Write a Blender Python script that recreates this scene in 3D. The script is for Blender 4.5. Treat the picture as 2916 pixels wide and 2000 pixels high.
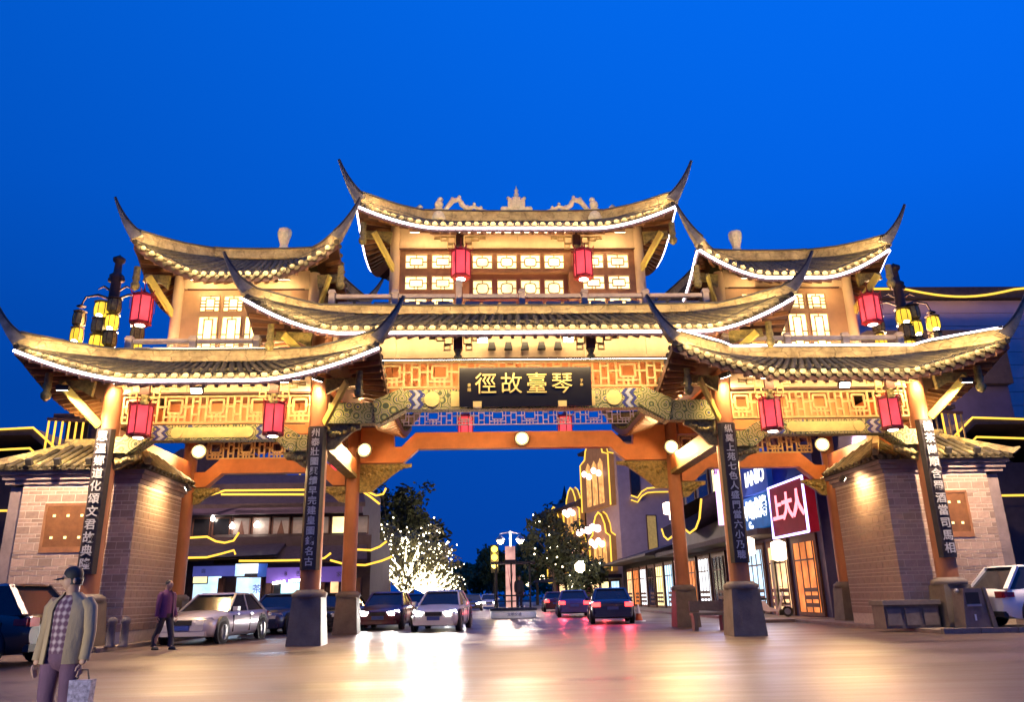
import bpy, math, random
from mathutils import Vector, Matrix
for o in list(bpy.data.objects): bpy.data.objects.remove(o)
SC = bpy.context.scene; COL = SC.collection
rnd = random.Random(7)
PI = math.pi
# ------------------------------------------------------------------ camera
CF = 2214.5
CP, CY, CR = math.radians(17.544), math.radians(2.532), math.radians(-1.161)
CC = Vector((-1.298, -22.584, 0.6))
FW = Vector((math.sin(CY)*math.cos(CP), math.cos(CY)*math.cos(CP), math.sin(CP)))
RT = Vector((math.cos(CY), -math.sin(CY), 0)); UP = RT.cross(FW)
RT, UP = math.cos(CR)*RT + math.sin(CR)*UP, -math.sin(CR)*RT + math.cos(CR)*UP
cd = bpy.data.cameras.new('camera'); cam = bpy.data.objects.new('camera', cd); COL.objects.link(cam)
M = Matrix((RT, UP, -FW)).transposed().to_4x4(); M.translation = CC
cam.matrix_world = M
cd.sensor_width = 36; cd.lens = 36*CF/2916; cd.clip_end = 3000; cd.clip_start = .05
SC.camera = cam
def at(px, py, Y):                       # photo pixel -> world point at depth Y (for surveying the far street)
    d = FW*CF + RT*(px-1458) - UP*(py-1000)
    return CC + d*((Y-CC.y)/d.y)
# ------------------------------------------------------------------ sky
W = bpy.data.worlds.new('World'); SC.world = W; W.use_nodes = True
nt = W.node_tree; nt.nodes.clear()
def N(t, **k):
    n = nt.nodes.new(t)
    for a, b in k.items(): setattr(n, a, b)
    return n
tc = N('ShaderNodeTexCoord'); sp = N('ShaderNodeSeparateXYZ'); nt.links.new(tc.outputs['Generated'], sp.inputs[0])
el = N('ShaderNodeMapRange'); el.inputs[1].default_value = 0; el.inputs[2].default_value = .75
nt.links.new(sp.outputs[2], el.inputs[0])
r1 = N('ShaderNodeValToRGB'); e = r1.color_ramp.elements
e[0].position = 0; e[0].color = (.0009, .05, .36, 1); e[1].position = 1; e[1].color = (.0006, .136, .80, 1)
x = e.new(.3); x.color = (.0007, .066, .44, 1); x = e.new(.6); x.color = (.0006, .104, .66, 1)
nt.links.new(el.outputs[0], r1.inputs[0])
az = N('ShaderNodeMapRange'); az.inputs[1].default_value = -.6; az.inputs[2].default_value = .6
az.inputs[3].default_value = .80; az.inputs[4].default_value = 1.24
nt.links.new(sp.outputs[0], az.inputs[0])
mul = N('ShaderNodeMixRGB', blend_type='MULTIPLY'); mul.inputs[0].default_value = 1
nt.links.new(r1.outputs[0], mul.inputs[1]); nt.links.new(az.outputs[0], mul.inputs[2])
sky = N('ShaderNodeTexSky', sky_type='NISHITA'); sky.sun_disc = False
sky.sun_elevation = math.radians(-4); sky.sun_rotation = math.radians(120)
tint = N('ShaderNodeMixRGB', blend_type='MULTIPLY'); tint.inputs[0].default_value = 1; tint.inputs[2].default_value = (.02, .35, 1, 1)
nt.links.new(sky.outputs[0], tint.inputs[1])
b1 = N('ShaderNodeBackground'); b1.inputs[1].default_value = 1.0; nt.links.new(mul.outputs[0], b1.inputs[0])
b2 = N('ShaderNodeBackground'); b2.inputs[1].default_value = .05; nt.links.new(tint.outputs[0], b2.inputs[0])
ad = N('ShaderNodeAddShader'); nt.links.new(b1.outputs[0], ad.inputs[0]); nt.links.new(b2.outputs[0], ad.inputs[1])
wo = N('ShaderNodeOutputWorld'); nt.links.new(ad.outputs[0], wo.inputs[0])
# the sun has set: the place's lamps and added ones do the rest
SC.view_settings.view_transform = 'Standard'; SC.view_settings.look = 'None'
SC.view_settings.exposure = 0; SC.view_settings.gamma = 1; SC.view_settings.use_curve_mapping = False
SC.render.engine = 'CYCLES'
SC.cycles.max_bounces = 5; SC.cycles.diffuse_bounces = 3; SC.cycles.glossy_bounces = 3; SC.cycles.transmission_bounces = 3
SC.cycles.sample_clamp_indirect = 4; SC.cycles.sample_clamp_direct = 0
SC.cycles.caustics_reflective = False; SC.cycles.caustics_refractive = False
GZ = -0.55
def zg(y):                               # the road rises gently from the camera to the gate
    if y >= -5: return GZ
    if y >= -16: return GZ - .27*(-5-y)/11
    return GZ - .27
# ------------------------------------------------------------------ helpers
class MB:
    def __init__(s): s.v = []; s.f = []; s.sm = []
    def add(s, vs, fs, sm=False):
        b = len(s.v); s.v += [tuple(v) for v in vs]; s.f += [tuple(i+b for i in f) for f in fs]; s.sm += [sm]*len(fs); return s
    def box(s, x0, x1, y0, y1, z0, z1):
        return s.add([(x0,y0,z0),(x1,y0,z0),(x1,y1,z0),(x0,y1,z0),(x0,y0,z1),(x1,y0,z1),(x1,y1,z1),(x0,y1,z1)],
          [(0,3,2,1),(4,5,6,7),(0,1,5,4),(1,2,6,5),(2,3,7,6),(3,0,4,7)])
    def taper(s, c, z0, z1, a0, b0, a1, b1):    # box whose half sizes go from a0,b0 to a1,b1
        x, y = c
        return s.add([(x-a0,y-b0,z0),(x+a0,y-b0,z0),(x+a0,y+b0,z0),(x-a0,y+b0,z0),(x-a1,y-b1,z1),(x+a1,y-b1,z1),(x+a1,y+b1,z1),(x-a1,y+b1,z1)],
          [(0,3,2,1),(4,5,6,7),(0,1,5,4),(1,2,6,5),(2,3,7,6),(3,0,4,7)])
    def prism(s, poly, a, b, axis='y'):        # 2-D outline extruded along an axis from a to b
        n = len(poly)
        P3 = {'y': lambda p, t: (p[0], t, p[1]), 'x': lambda p, t: (t, p[0], p[1]), 'z': lambda p, t: (p[0], p[1], t)}[axis]
        vs = [P3(p, a) for p in poly] + [P3(p, b) for p in poly]
        fs = [tuple(range(n)), tuple(range(2*n-1, n-1, -1))] + [(i, i+n, (i+1) % n+n, (i+1) % n) for i in range(n)]
        return s.add(vs, fs)
    def tube(s, pts, r, n=8, cap=True, sm=True):
        pts = [Vector(p) for p in pts]; m = len(pts); rs = r if isinstance(r, (list, tuple)) else [r]*m
        vs = []; pu = None
        for i, p in enumerate(pts):
            t = (pts[min(i+1, m-1)]-pts[max(i-1, 0)]).normalized()
            if pu is None:
                pu = Vector((0,0,1)) if abs(t.z) < .9 else Vector((1,0,0))
            u = (pu - t*pu.dot(t)).normalized(); w = t.cross(u); pu = u
            vs += [p + (u*math.cos(2*PI*k/n) + w*math.sin(2*PI*k/n))*rs[i] for k in range(n)]
        fs = [(i*n+k, i*n+(k+1) % n, (i+1)*n+(k+1) % n, (i+1)*n+k) for i in range(m-1) for k in range(n)]
        s.add(vs, fs, sm)
        if cap: s.add(vs[:n], [tuple(range(n-1, -1, -1))]); s.add(vs[-n:], [tuple(range(n))])
        return s
    def sweep(s, pts, ws, hs, up=(0,0,1)):      # rectangular section, bottom centre on the path
        pts = [Vector(p) for p in pts]; m = len(pts)
        ws = ws if isinstance(ws, (list, tuple)) else [ws]*m; hs = hs if isinstance(hs, (list, tuple)) else [hs]*m
        vs = []; U = Vector(up)
        for i, p in enumerate(pts):
            t = (pts[min(i+1, m-1)]-pts[max(i-1, 0)]).normalized()
            side = t.cross(U); side = side.normalized() if side.length > 1e-4 else Vector((1,0,0))
            n_ = side.cross(t).normalized()
            a, h = side*ws[i]/2, n_*hs[i]
            vs += [p-a, p+a, p+a+h, p-a+h]
        fs = [(i*4+k, i*4+(k+1) % 4, (i+1)*4+(k+1) % 4, (i+1)*4+k) for i in range(m-1) for k in range(4)]
        return s.add(vs, fs + [(3,2,1,0), (4*m-4, 4*m-3, 4*m-2, 4*m-1)])
    def lathe(s, prof, c=(0,0,0), n=16, sm=True):
        x, y, z = c; m = len(prof)
        vs = [(x+r*math.cos(2*PI*k/n), y+r*math.sin(2*PI*k/n), z+h) for r, h in prof for k in range(n)]
        fs = [(i*n+k, i*n+(k+1) % n, (i+1)*n+(k+1) % n, (i+1)*n+k) for i in range(m-1) for k in range(n)]
        s.add(vs, fs, sm)
        s.add(vs[:n], [tuple(range(n-1, -1, -1))]); s.add(vs[-n:], [tuple(range(n))]); return s
    def ball(s, c, r, n=10, sz=1.0):
        return s.lathe([(max(.001, r*math.sin(PI*i/n)), -r*sz*math.cos(PI*i/n)) for i in range(n+1)], c, n)
    def grid(s, rows, sm=True):
        n = len(rows[0]); vs = [p for r in rows for p in r]
        fs = [(i*n+k, i*n+k+1, (i+1)*n+k+1, (i+1)*n+k) for i in range(len(rows)-1) for k in range(n-1)]
        return s.add(vs, fs, sm)
    def quad(s, *p): return s.add(p, [tuple(range(len(p)))])
    def bar(s, a, b, w, h):                    # straight bar of rectangular section between two points
        a, b = Vector(a), Vector(b); t = (b-a).normalized()
        u = Vector((0,0,1)) if abs(t.z) < .95 else Vector((0,1,0))
        sd = t.cross(u).normalized(); n_ = sd.cross(t)
        vs = [p+sd*i*w/2+n_*j*h/2 for p in (a, b) for i, j in ((-1,-1),(1,-1),(1,1),(-1,1))]
        return s.add(vs, [(3,2,1,0),(4,5,6,7),(0,1,5,4),(1,2,6,5),(2,3,7,6),(3,0,4,7)])
    def mesh(s, name, m):
        me = bpy.data.meshes.new(name); me.from_pydata(s.v, [], s.f); me.materials.append(m)
        me.polygons.foreach_set('use_smooth', s.sm); me.update(); return me
    def build(s, name, m, parent=None, **kw):
        return link(s.mesh(name, m), name, parent, **kw)
def link(me, name, parent=None, loc=None, rz=0, **kw):
    o = bpy.data.objects.new(name, me); COL.objects.link(o); o.parent = parent
    if loc is not None: o.location = loc
    if rz: o.rotation_euler = (0, 0, rz)
    for k, v in kw.items(): o[k] = v
    return o
def thing(name, label, cat, loc=(0,0,0), rz=0, group=None):
    o = link(None, name, None, loc, rz); o['label'] = label; o['category'] = cat
    if group: o['group'] = group
    return o
def tag(o, label, cat, group=None):
    o['label'] = label; o['category'] = cat
    if group: o['group'] = group
    return o
def dup(root, loc, rz=None, label=None, sc=None):     # a thing with its parts and sub-parts
    r = root.copy(); COL.objects.link(r); r.location = loc
    if rz is not None: r.rotation_euler = (0, 0, rz)
    if sc: r.scale = (sc, sc, sc)
    if label: r['label'] = label
    for ch in list(root.children):
        c = ch.copy(); COL.objects.link(c); c.parent = r
        for g in list(ch.children):
            d = g.copy(); COL.objects.link(d); d.parent = c
    return r
def text(body, size, m, parent, loc, rot=(PI/2,0,0), ext=.01, name='lettering', bold=0.0, align='CENTER', sx=1.0):
    c = bpy.data.curves.new('lettering', 'FONT'); c.body = body; c.size = size; c.extrude = ext; c.offset = bold
    c.align_x = align; c.align_y = 'CENTER'; c.resolution_u = 2
    t = bpy.data.objects.new('lettering', c); me = bpy.data.meshes.new_from_object(t)
    bpy.data.objects.remove(t); bpy.data.curves.remove(c)
    me.materials.clear(); me.materials.append(m)
    o = link(me, name, parent, loc); o.rotation_euler = rot; o.scale = (sx, 1, 1); return o
def lamp(kind, name, parent, loc, power, color=(1,.72,.38), aim=None, size=.05, angle=100, blend=.9, sy=None):
    d = bpy.data.lights.new(name, kind); d.energy = power; d.color = color
    if kind == 'AREA':
        d.shape = 'RECTANGLE'; d.size = size; d.size_y = sy or size
    else: d.shadow_soft_size = size
    if kind == 'SPOT': d.spot_size = math.radians(angle); d.spot_blend = blend
    o = bpy.data.objects.new(name, d); COL.objects.link(o); o.parent = parent; o.location = loc
    if aim is not None:
        o.rotation_euler = Vector(aim).to_track_quat('-Z', 'Y').to_euler()
    return o
# ------------------------------------------------------------------ materials
MATS = {}
def mat(name, col, rough=.6, var=.12, scale=3, bump=.0, bscale=40, metal=0, emit=None, estr=0, spec=.5, col2=None, island=0, coat=0, alpha=1, stretch=(1,1,1)):
    if name in MATS: return MATS[name]
    m = bpy.data.materials.new(name); m.use_nodes = True; t = m.node_tree; p = t.nodes['Principled BSDF']
    L = t.links.new
    p.inputs['Roughness'].default_value = rough; p.inputs['Metallic'].default_value = metal
    p.inputs['Specular IOR Level'].default_value = spec; p.inputs['Coat Weight'].default_value = coat
    c = col; lo = tuple(v*(1-var) for v in c) if col2 is None else col2; hi = tuple(min(1, v*(1+var)) for v in c) if col2 is None else col
    tcn = t.nodes.new('ShaderNodeTexCoord'); mp = t.nodes.new('ShaderNodeMapping'); mp.inputs['Scale'].default_value = stretch
    L(tcn.outputs['Object'], mp.inputs[0])
    nz = t.nodes.new('ShaderNodeTexNoise'); nz.inputs['Scale'].default_value = scale; nz.inputs['Detail'].default_value = 6; nz.inputs['Roughness'].default_value = .65
    L(mp.outputs[0], nz.inputs['Vector'])
    rp = t.nodes.new('ShaderNodeValToRGB'); rp.color_ramp.elements[0].position = .3; rp.color_ramp.elements[1].position = .7
    rp.color_ramp.elements[0].color = (*lo, 1); rp.color_ramp.elements[1].color = (*hi, 1)
    L(nz.outputs['Fac'], rp.inputs[0]); out = rp.outputs[0]
    if island:
        oi = t.nodes.new('ShaderNodeObjectInfo'); mr = t.nodes.new('ShaderNodeMapRange')
        mr.inputs[3].default_value = 1-island; mr.inputs[4].default_value = 1+island
        L(oi.outputs['Random'], mr.inputs[0]); mx = t.nodes.new('ShaderNodeMixRGB'); mx.blend_type = 'MULTIPLY'; mx.inputs[0].default_value = 1
        L(out, mx.inputs[1]); L(mr.outputs[0], mx.inputs[2]); out = mx.outputs[0]
    L(out, p.inputs['Base Color'])
    if bump:
        n2 = t.nodes.new('ShaderNodeTexNoise'); n2.inputs['Scale'].default_value = bscale; n2.inputs['Detail'].default_value = 5
        L(mp.outputs[0], n2.inputs['Vector'])
        bp = t.nodes.new('ShaderNodeBump'); bp.inputs['Strength'].default_value = bump; bp.inputs['Distance'].default_value = .02
        L(n2.outputs['Fac'], bp.inputs['Height']); L(bp.outputs[0], p.inputs['Normal'])
    if emit:
        p.inputs['Emission Color'].default_value = (*emit, 1); p.inputs['Emission Strength'].default_value = estr
    MATS[name] = m; return m
def glow(name, col, s, var=.0):
    if name in MATS: return MATS[name]
    m = bpy.data.materials.new(name); m.use_nodes = True; t = m.node_tree; p = t.nodes['Principled BSDF']
    p.inputs['Base Color'].default_value = (*[min(.8, c*.5) for c in col], 1); p.inputs['Roughness'].default_value = .6; p.inputs['Specular IOR Level'].default_value = .1
    p.inputs['Emission Color'].default_value = (*col, 1); p.inputs['Emission Strength'].default_value = s
    if var:
        L = t.links.new; tcn = t.nodes.new('ShaderNodeTexCoord'); nz = t.nodes.new('ShaderNodeTexNoise'); nz.inputs['Scale'].default_value = 1.6; nz.inputs['Detail'].default_value = 3
        L(tcn.outputs['Object'], nz.inputs['Vector']); mr = t.nodes.new('ShaderNodeMapRange'); mr.inputs[1].default_value = .3; mr.inputs[2].default_value = .7
        mr.inputs[3].default_value = s*(1-var); mr.inputs[4].default_value = s*(1+var); L(nz.outputs['Fac'], mr.inputs[0]); L(mr.outputs[0], p.inputs['Emission Strength'])
    MATS[name] = m; return m
WARM = (1, .68, .31); AMB = (1, .62, .26)
M_col = mat('column_paint', (.42,.165,.07), .5, .28, 1.3, .12, 40, spec=.4, stretch=(1,1,.35))
M_peach = mat('cream_plaster', (.66,.47,.28), .75, .2, 1.1, .12, 30, stretch=(1,1,.5))
M_orange = mat('orange_paint', (.52,.17,.045), .55, .25, 1.2, .05, 40)
M_board = mat('orange_board', (.58,.23,.09), .6, .1, 2, .05, 40)
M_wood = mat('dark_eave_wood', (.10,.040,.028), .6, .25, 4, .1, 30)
M_brown = mat('brown_wood', (.28,.125,.055), .6, .3, 3, .08, 40)
M_frame = mat('window_wood', (.42,.24,.12), .6, .12, 3, .06, 40)
M_plinth = mat('plinth_stone', (.15,.122,.095), .75, .25, 3, .25, 30)
M_rail = mat('rail_stone', (.42,.33,.28), .8, .2, 4, .2, 40)
M_tile = mat('roof_tile', (.125,.098,.048), .7, .55, 5, .7, 12, col2=(.022,.018,.010), island=.4)
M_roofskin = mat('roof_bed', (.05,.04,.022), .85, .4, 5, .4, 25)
M_ridge = mat('ridge_plaster', (.56,.43,.22), .78, .3, 2.4, .5, 12, col2=(.17,.12,.055))
def ridge_joints(m):                      # courses of ridge blocks: recessed joints, weathered patches
    t = m.node_tree; L = t.links.new; p = t.nodes['Principled BSDF']; tcn = t.nodes.new('ShaderNodeTexCoord')
    mp = t.nodes.new('ShaderNodeMapping'); mp.inputs['Scale'].default_value = (1.9, 1.9, 7); L(tcn.outputs['Object'], mp.inputs[0])
    vo = t.nodes.new('ShaderNodeTexVoronoi'); vo.feature = 'DISTANCE_TO_EDGE'; vo.inputs['Scale'].default_value = 1.0; vo.inputs['Randomness'].default_value = .45; L(mp.outputs[0], vo.inputs['Vector'])
    rp = t.nodes.new('ShaderNodeValToRGB'); e = rp.color_ramp.elements; e[0].position = .0; e[0].color = (.28,.28,.28,1); e[1].position = .06; e[1].color = (1,1,1,1); L(vo.outputs['Distance'], rp.inputs[0])
    old = p.inputs['Base Color'].links[0].from_socket; mx = t.nodes.new('ShaderNodeMixRGB'); mx.blend_type = 'MULTIPLY'; mx.inputs[0].default_value = .5
    L(old, mx.inputs[1]); L(rp.outputs[0], mx.inputs[2]); L(mx.outputs[0], p.inputs['Base Color'])
    b2_ = t.nodes.new('ShaderNodeBump'); b2_.inputs['Strength'].default_value = .6; b2_.inputs['Distance'].default_value = .03; L(rp.outputs[0], b2_.inputs['Height'])
    L(p.inputs['Normal'].links[0].from_socket, b2_.inputs['Normal']); L(b2_.outputs[0], p.inputs['Normal'])
ridge_joints(M_ridge)
M_ridgecap = mat('ridge_cap', (.06,.055,.05), .7, .3, 5, .3, 30)
M_horn = mat('horn_plaster', (.40,.35,.26), .75, .3, 4, .35, 25, col2=(.15,.13,.095))
M_led = glow('white_strip_light', (1,.86,.98), 6)
M_ledw = glow('warm_strip_light', (1,.80,.45), 7)
M_ledy = glow('yellow_strip_light', (1,.60,.07), 1.5)
M_pane = glow('lit_pane', (1,.80,.36), 2.6, .3)
M_paneG = glow('lit_pane_green', (1,.86,.40), 1.7, .3)
M_fret = mat('gilt_fret', (.54,.36,.14), .5, .2, 5, .2, 40)
M_gold = mat('gold_leaf', (.86,.66,.22), .4, .1, 6, .1, 50, metal=.05)
M_black = mat('black_lacquer', (.012,.011,.010), .35, .2, 3)
M_white = mat('white_paint', (.78,.76,.74), .5, .05, 4)
M_braceY = mat('yellow_brace', (.70,.55,.12), .5, .15, 4, .1, 30)
M_carve = mat('carved_gilt_wood', (.46,.34,.10), .6, .4, 9, .9, 16, col2=(.10,.09,.035))
M_orn = mat('ridge_ornament_plaster', (.66,.58,.40), .75, .3, 8, .5, 25)
M_red = mat('lantern_red_wood', (.28,.012,.018), .45, .2, 5)
M_lan = glow('lantern_silk', (1,.085,.115), 1.05, .35)
M_bulb = glow('lamp_bulb', (1,.62,.24), 60)
M_bulbw = glow('white_bulb', (1,.9,.75), 25)
M_housing = mat('lamp_housing', (.03,.028,.026), .5, .2, 5)
M_stone = mat('grey_stone', (.17,.14,.12), .8, .25, 4, .3, 30)
M_metal = mat('dull_metal', (.35,.35,.36), .4, .1, 5, metal=.8)
M_dark = mat('near_black', (.012,.012,.016), .6, .3, 3)
def painted():
    m = bpy.data.materials.new('painted_beam'); m.use_nodes = True; t = m.node_tree; L = t.links.new; p = t.nodes['Principled BSDF']; p.inputs['Roughness'].default_value = .55
    tcn = t.nodes.new('ShaderNodeTexCoord'); vo = t.nodes.new('ShaderNodeTexVoronoi'); vo.inputs['Scale'].default_value = 3.2; vo.feature = 'F1'
    L(tcn.outputs['Object'], vo.inputs['Vector'])
    ml = t.nodes.new('ShaderNodeMath'); ml.operation = 'MULTIPLY'; ml.inputs[1].default_value = 26; L(vo.outputs['Distance'], ml.inputs[0])
    sn = t.nodes.new('ShaderNodeMath'); sn.operation = 'SINE'; L(ml.outputs[0], sn.inputs[0])
    rp = t.nodes.new('ShaderNodeValToRGB'); rp.color_ramp.interpolation = 'CONSTANT'; es = rp.color_ramp.elements
    es[0].position = 0; es[0].color = (.10,.12,.05,1); es[1].position = .24; es[1].color = (.42,.42,.13,1)
    a = es.new(.6); a.color = (.66,.55,.14,1); a = es.new(.93); a.color = (.10,.11,.20,1)
    mr = t.nodes.new('ShaderNodeMapRange'); mr.inputs[1].default_value = -1; L(sn.outputs[0], mr.inputs[0]); L(mr.outputs[0], rp.inputs[0])
    L(rp.outputs[0], p.inputs['Base Color'])
    bp = t.nodes.new('ShaderNodeBump'); bp.inputs['Strength'].default_value = .3; L(sn.outputs[0], bp.inputs['Height']); L(bp.outputs[0], p.inputs['Normal'])
    return m
M_paint = painted()
M_blueP = mat('blue_paint', (.035,.045,.20), .5, .2, 6)
M_greyP = mat('pale_blue_paint', (.42,.45,.52), .5, .15, 6)
# ------------------------------------------------------------------ ground
def asphalt():
    m = bpy.data.materials.new('asphalt'); m.use_nodes = True; t = m.node_tree; L = t.links.new; p = t.nodes['Principled BSDF']
    tcn = t.nodes.new('ShaderNodeTexCoord')
    n1 = t.nodes.new('ShaderNodeTexNoise'); n1.inputs['Scale'].default_value = .35; n1.inputs['Detail'].default_value = 8; n1.inputs['Roughness'].default_value = .7
    mp = t.nodes.new('ShaderNodeMapping'); mp.inputs['Scale'].default_value = (.22, 2.2, 1); L(tcn.outputs['Object'], mp.inputs[0]); L(mp.outputs[0], n1.inputs['Vector'])
    n2 = t.nodes.new('ShaderNodeTexNoise'); n2.inputs['Scale'].default_value = 55; n2.inputs['Detail'].default_value = 4; L(tcn.outputs['Object'], n2.inputs['Vector'])
    rp = t.nodes.new('ShaderNodeValToRGB'); e = rp.color_ramp.elements; e[0].position = .32; e[0].color = (.085,.058,.047,1); e[1].position = .68; e[1].color = (.19,.13,.105,1)
    L(n1.outputs['Fac'], rp.inputs[0])
    mx = t.nodes.new('ShaderNodeMixRGB'); mx.blend_type = 'MULTIPLY'; mx.inputs[0].default_value = .5; L(rp.outputs[0], mx.inputs[1])
    r2 = t.nodes.new('ShaderNodeValToRGB'); r2.color_ramp.elements[0].position = .3; r2.color_ramp.elements[0].color = (.5,.5,.5,1); r2.color_ramp.elements[1].position = .65
    L(n2.outputs['Fac'], r2.inputs[0]); L(r2.outputs[0], mx.inputs[2]); L(mx.outputs[0], p.inputs['Base Color'])
    mr = t.nodes.new('ShaderNodeMapRange'); mr.inputs[1].default_value = .3; mr.inputs[2].default_value = .7; mr.inputs[3].default_value = .24; mr.inputs[4].default_value = .58
    L(n1.outputs['Fac'], mr.inputs[0]); L(mr.outputs[0], p.inputs['Roughness'])
    n3 = t.nodes.new('ShaderNodeTexNoise'); n3.inputs['Scale'].default_value = 1.0; n3.inputs['Detail'].default_value = 5
    m3 = t.nodes.new('ShaderNodeMapping'); m3.inputs['Scale'].default_value = (.35, 5, 1); L(tcn.outputs['Object'], m3.inputs[0]); L(m3.outputs[0], n3.inputs['Vector'])
    ah = t.nodes.new('ShaderNodeMath'); ah.operation = 'MULTIPLY_ADD'; ah.inputs[1].default_value = 2.2; L(n3.outputs['Fac'], ah.inputs[0]); L(n2.outputs['Fac'], ah.inputs[2])
    bp = t.nodes.new('ShaderNodeBump'); bp.inputs['Strength'].default_value = .3; bp.inputs['Distance'].default_value = .014; L(ah.outputs[0], bp.inputs['Height']); L(bp.outputs[0], p.inputs['Normal'])
    return m
M_asph = asphalt()
ys = [-60,-40,-25,-16,-14,-12,-10,-8,-6.5,-5,0,20,60,150,400,1500]
MB().grid([[(x, y, zg(y)) for x in (-1200,-200,-40,-15,0,15,40,200,1200)] for y in ys], sm=False).build('road', M_asph, kind='structure')
M_pave = mat('paving_stone', (.22,.17,.14), .6, .25, 2, .2, 30)
def pavement(name, x0, x1, y0, y1):      # raised kerbed pavement with real slabs near the gate edge
    o = MB().box(x0, x1, y0, y1, GZ-.3, GZ+.10).build(name, M_pave, kind='structure')
    kb = MB()
    n = int((x1-x0)/1.0)
    me = MB().box(0, .98, -.15, 0, -.2, .135).mesh('kerb_stone', M_stone)
    for i in range(n): link(me, 'kerb_stone', o, (x0+i*1.0, y0, GZ))
    return o
pavement('pavement', 10.7, 40.0, -1.45, 8.5)
pavement('pavement', -40, -10.9, -1.2, 8.5)
MB().box(9.6, 30, 8.6, 200, GZ-.3, GZ+.12).build('side_pavement', M_pave, kind='structure')
MB().box(-30, -13.4, 8.6, 200, GZ-.3, GZ+.12).build('side_pavement', M_pave, kind='structure')
M_line = mat('road_paint', (.62,.60,.56), .6, .25, 6, .1, 40)
for i, (xx, yy, w, l) in enumerate([(0.9,10,.14,3),(0.9,16,.14,3),(0.9,22,.14,3)]):
    zz = [zg(yy)+.005, zg(yy+l)+.005]
    MB().add([(xx-w/2,yy,zz[0]),(xx+w/2,yy,zz[0]),(xx+w/2,yy+l,zz[1]),(xx-w/2,yy+l,zz[1])],[(0,1,2,3)]).build('lane_marking', M_line, kind='structure')
mh = MB().lathe([(.46,0),(.46,.012),(.38,.012),(.37,.006),(.001,.006)], (0,0,0), 28, False)
for i in range(-3, 4):
    for j in range(-3, 4):
        if i*i+j*j < 8: mh.box(i*.1-.03, i*.1+.03, j*.1-.03, j*.1+.03, .006, .014)
o = mh.build('manhole_cover', mat('cast_iron', (.05,.045,.042), .5, .3, 8, .2, 30, metal=.5), None, loc=(6.4, -13.0, zg(-13.0)+.003)); tag(o, 'round iron manhole cover in the road at lower right', 'manhole cover')
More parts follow.
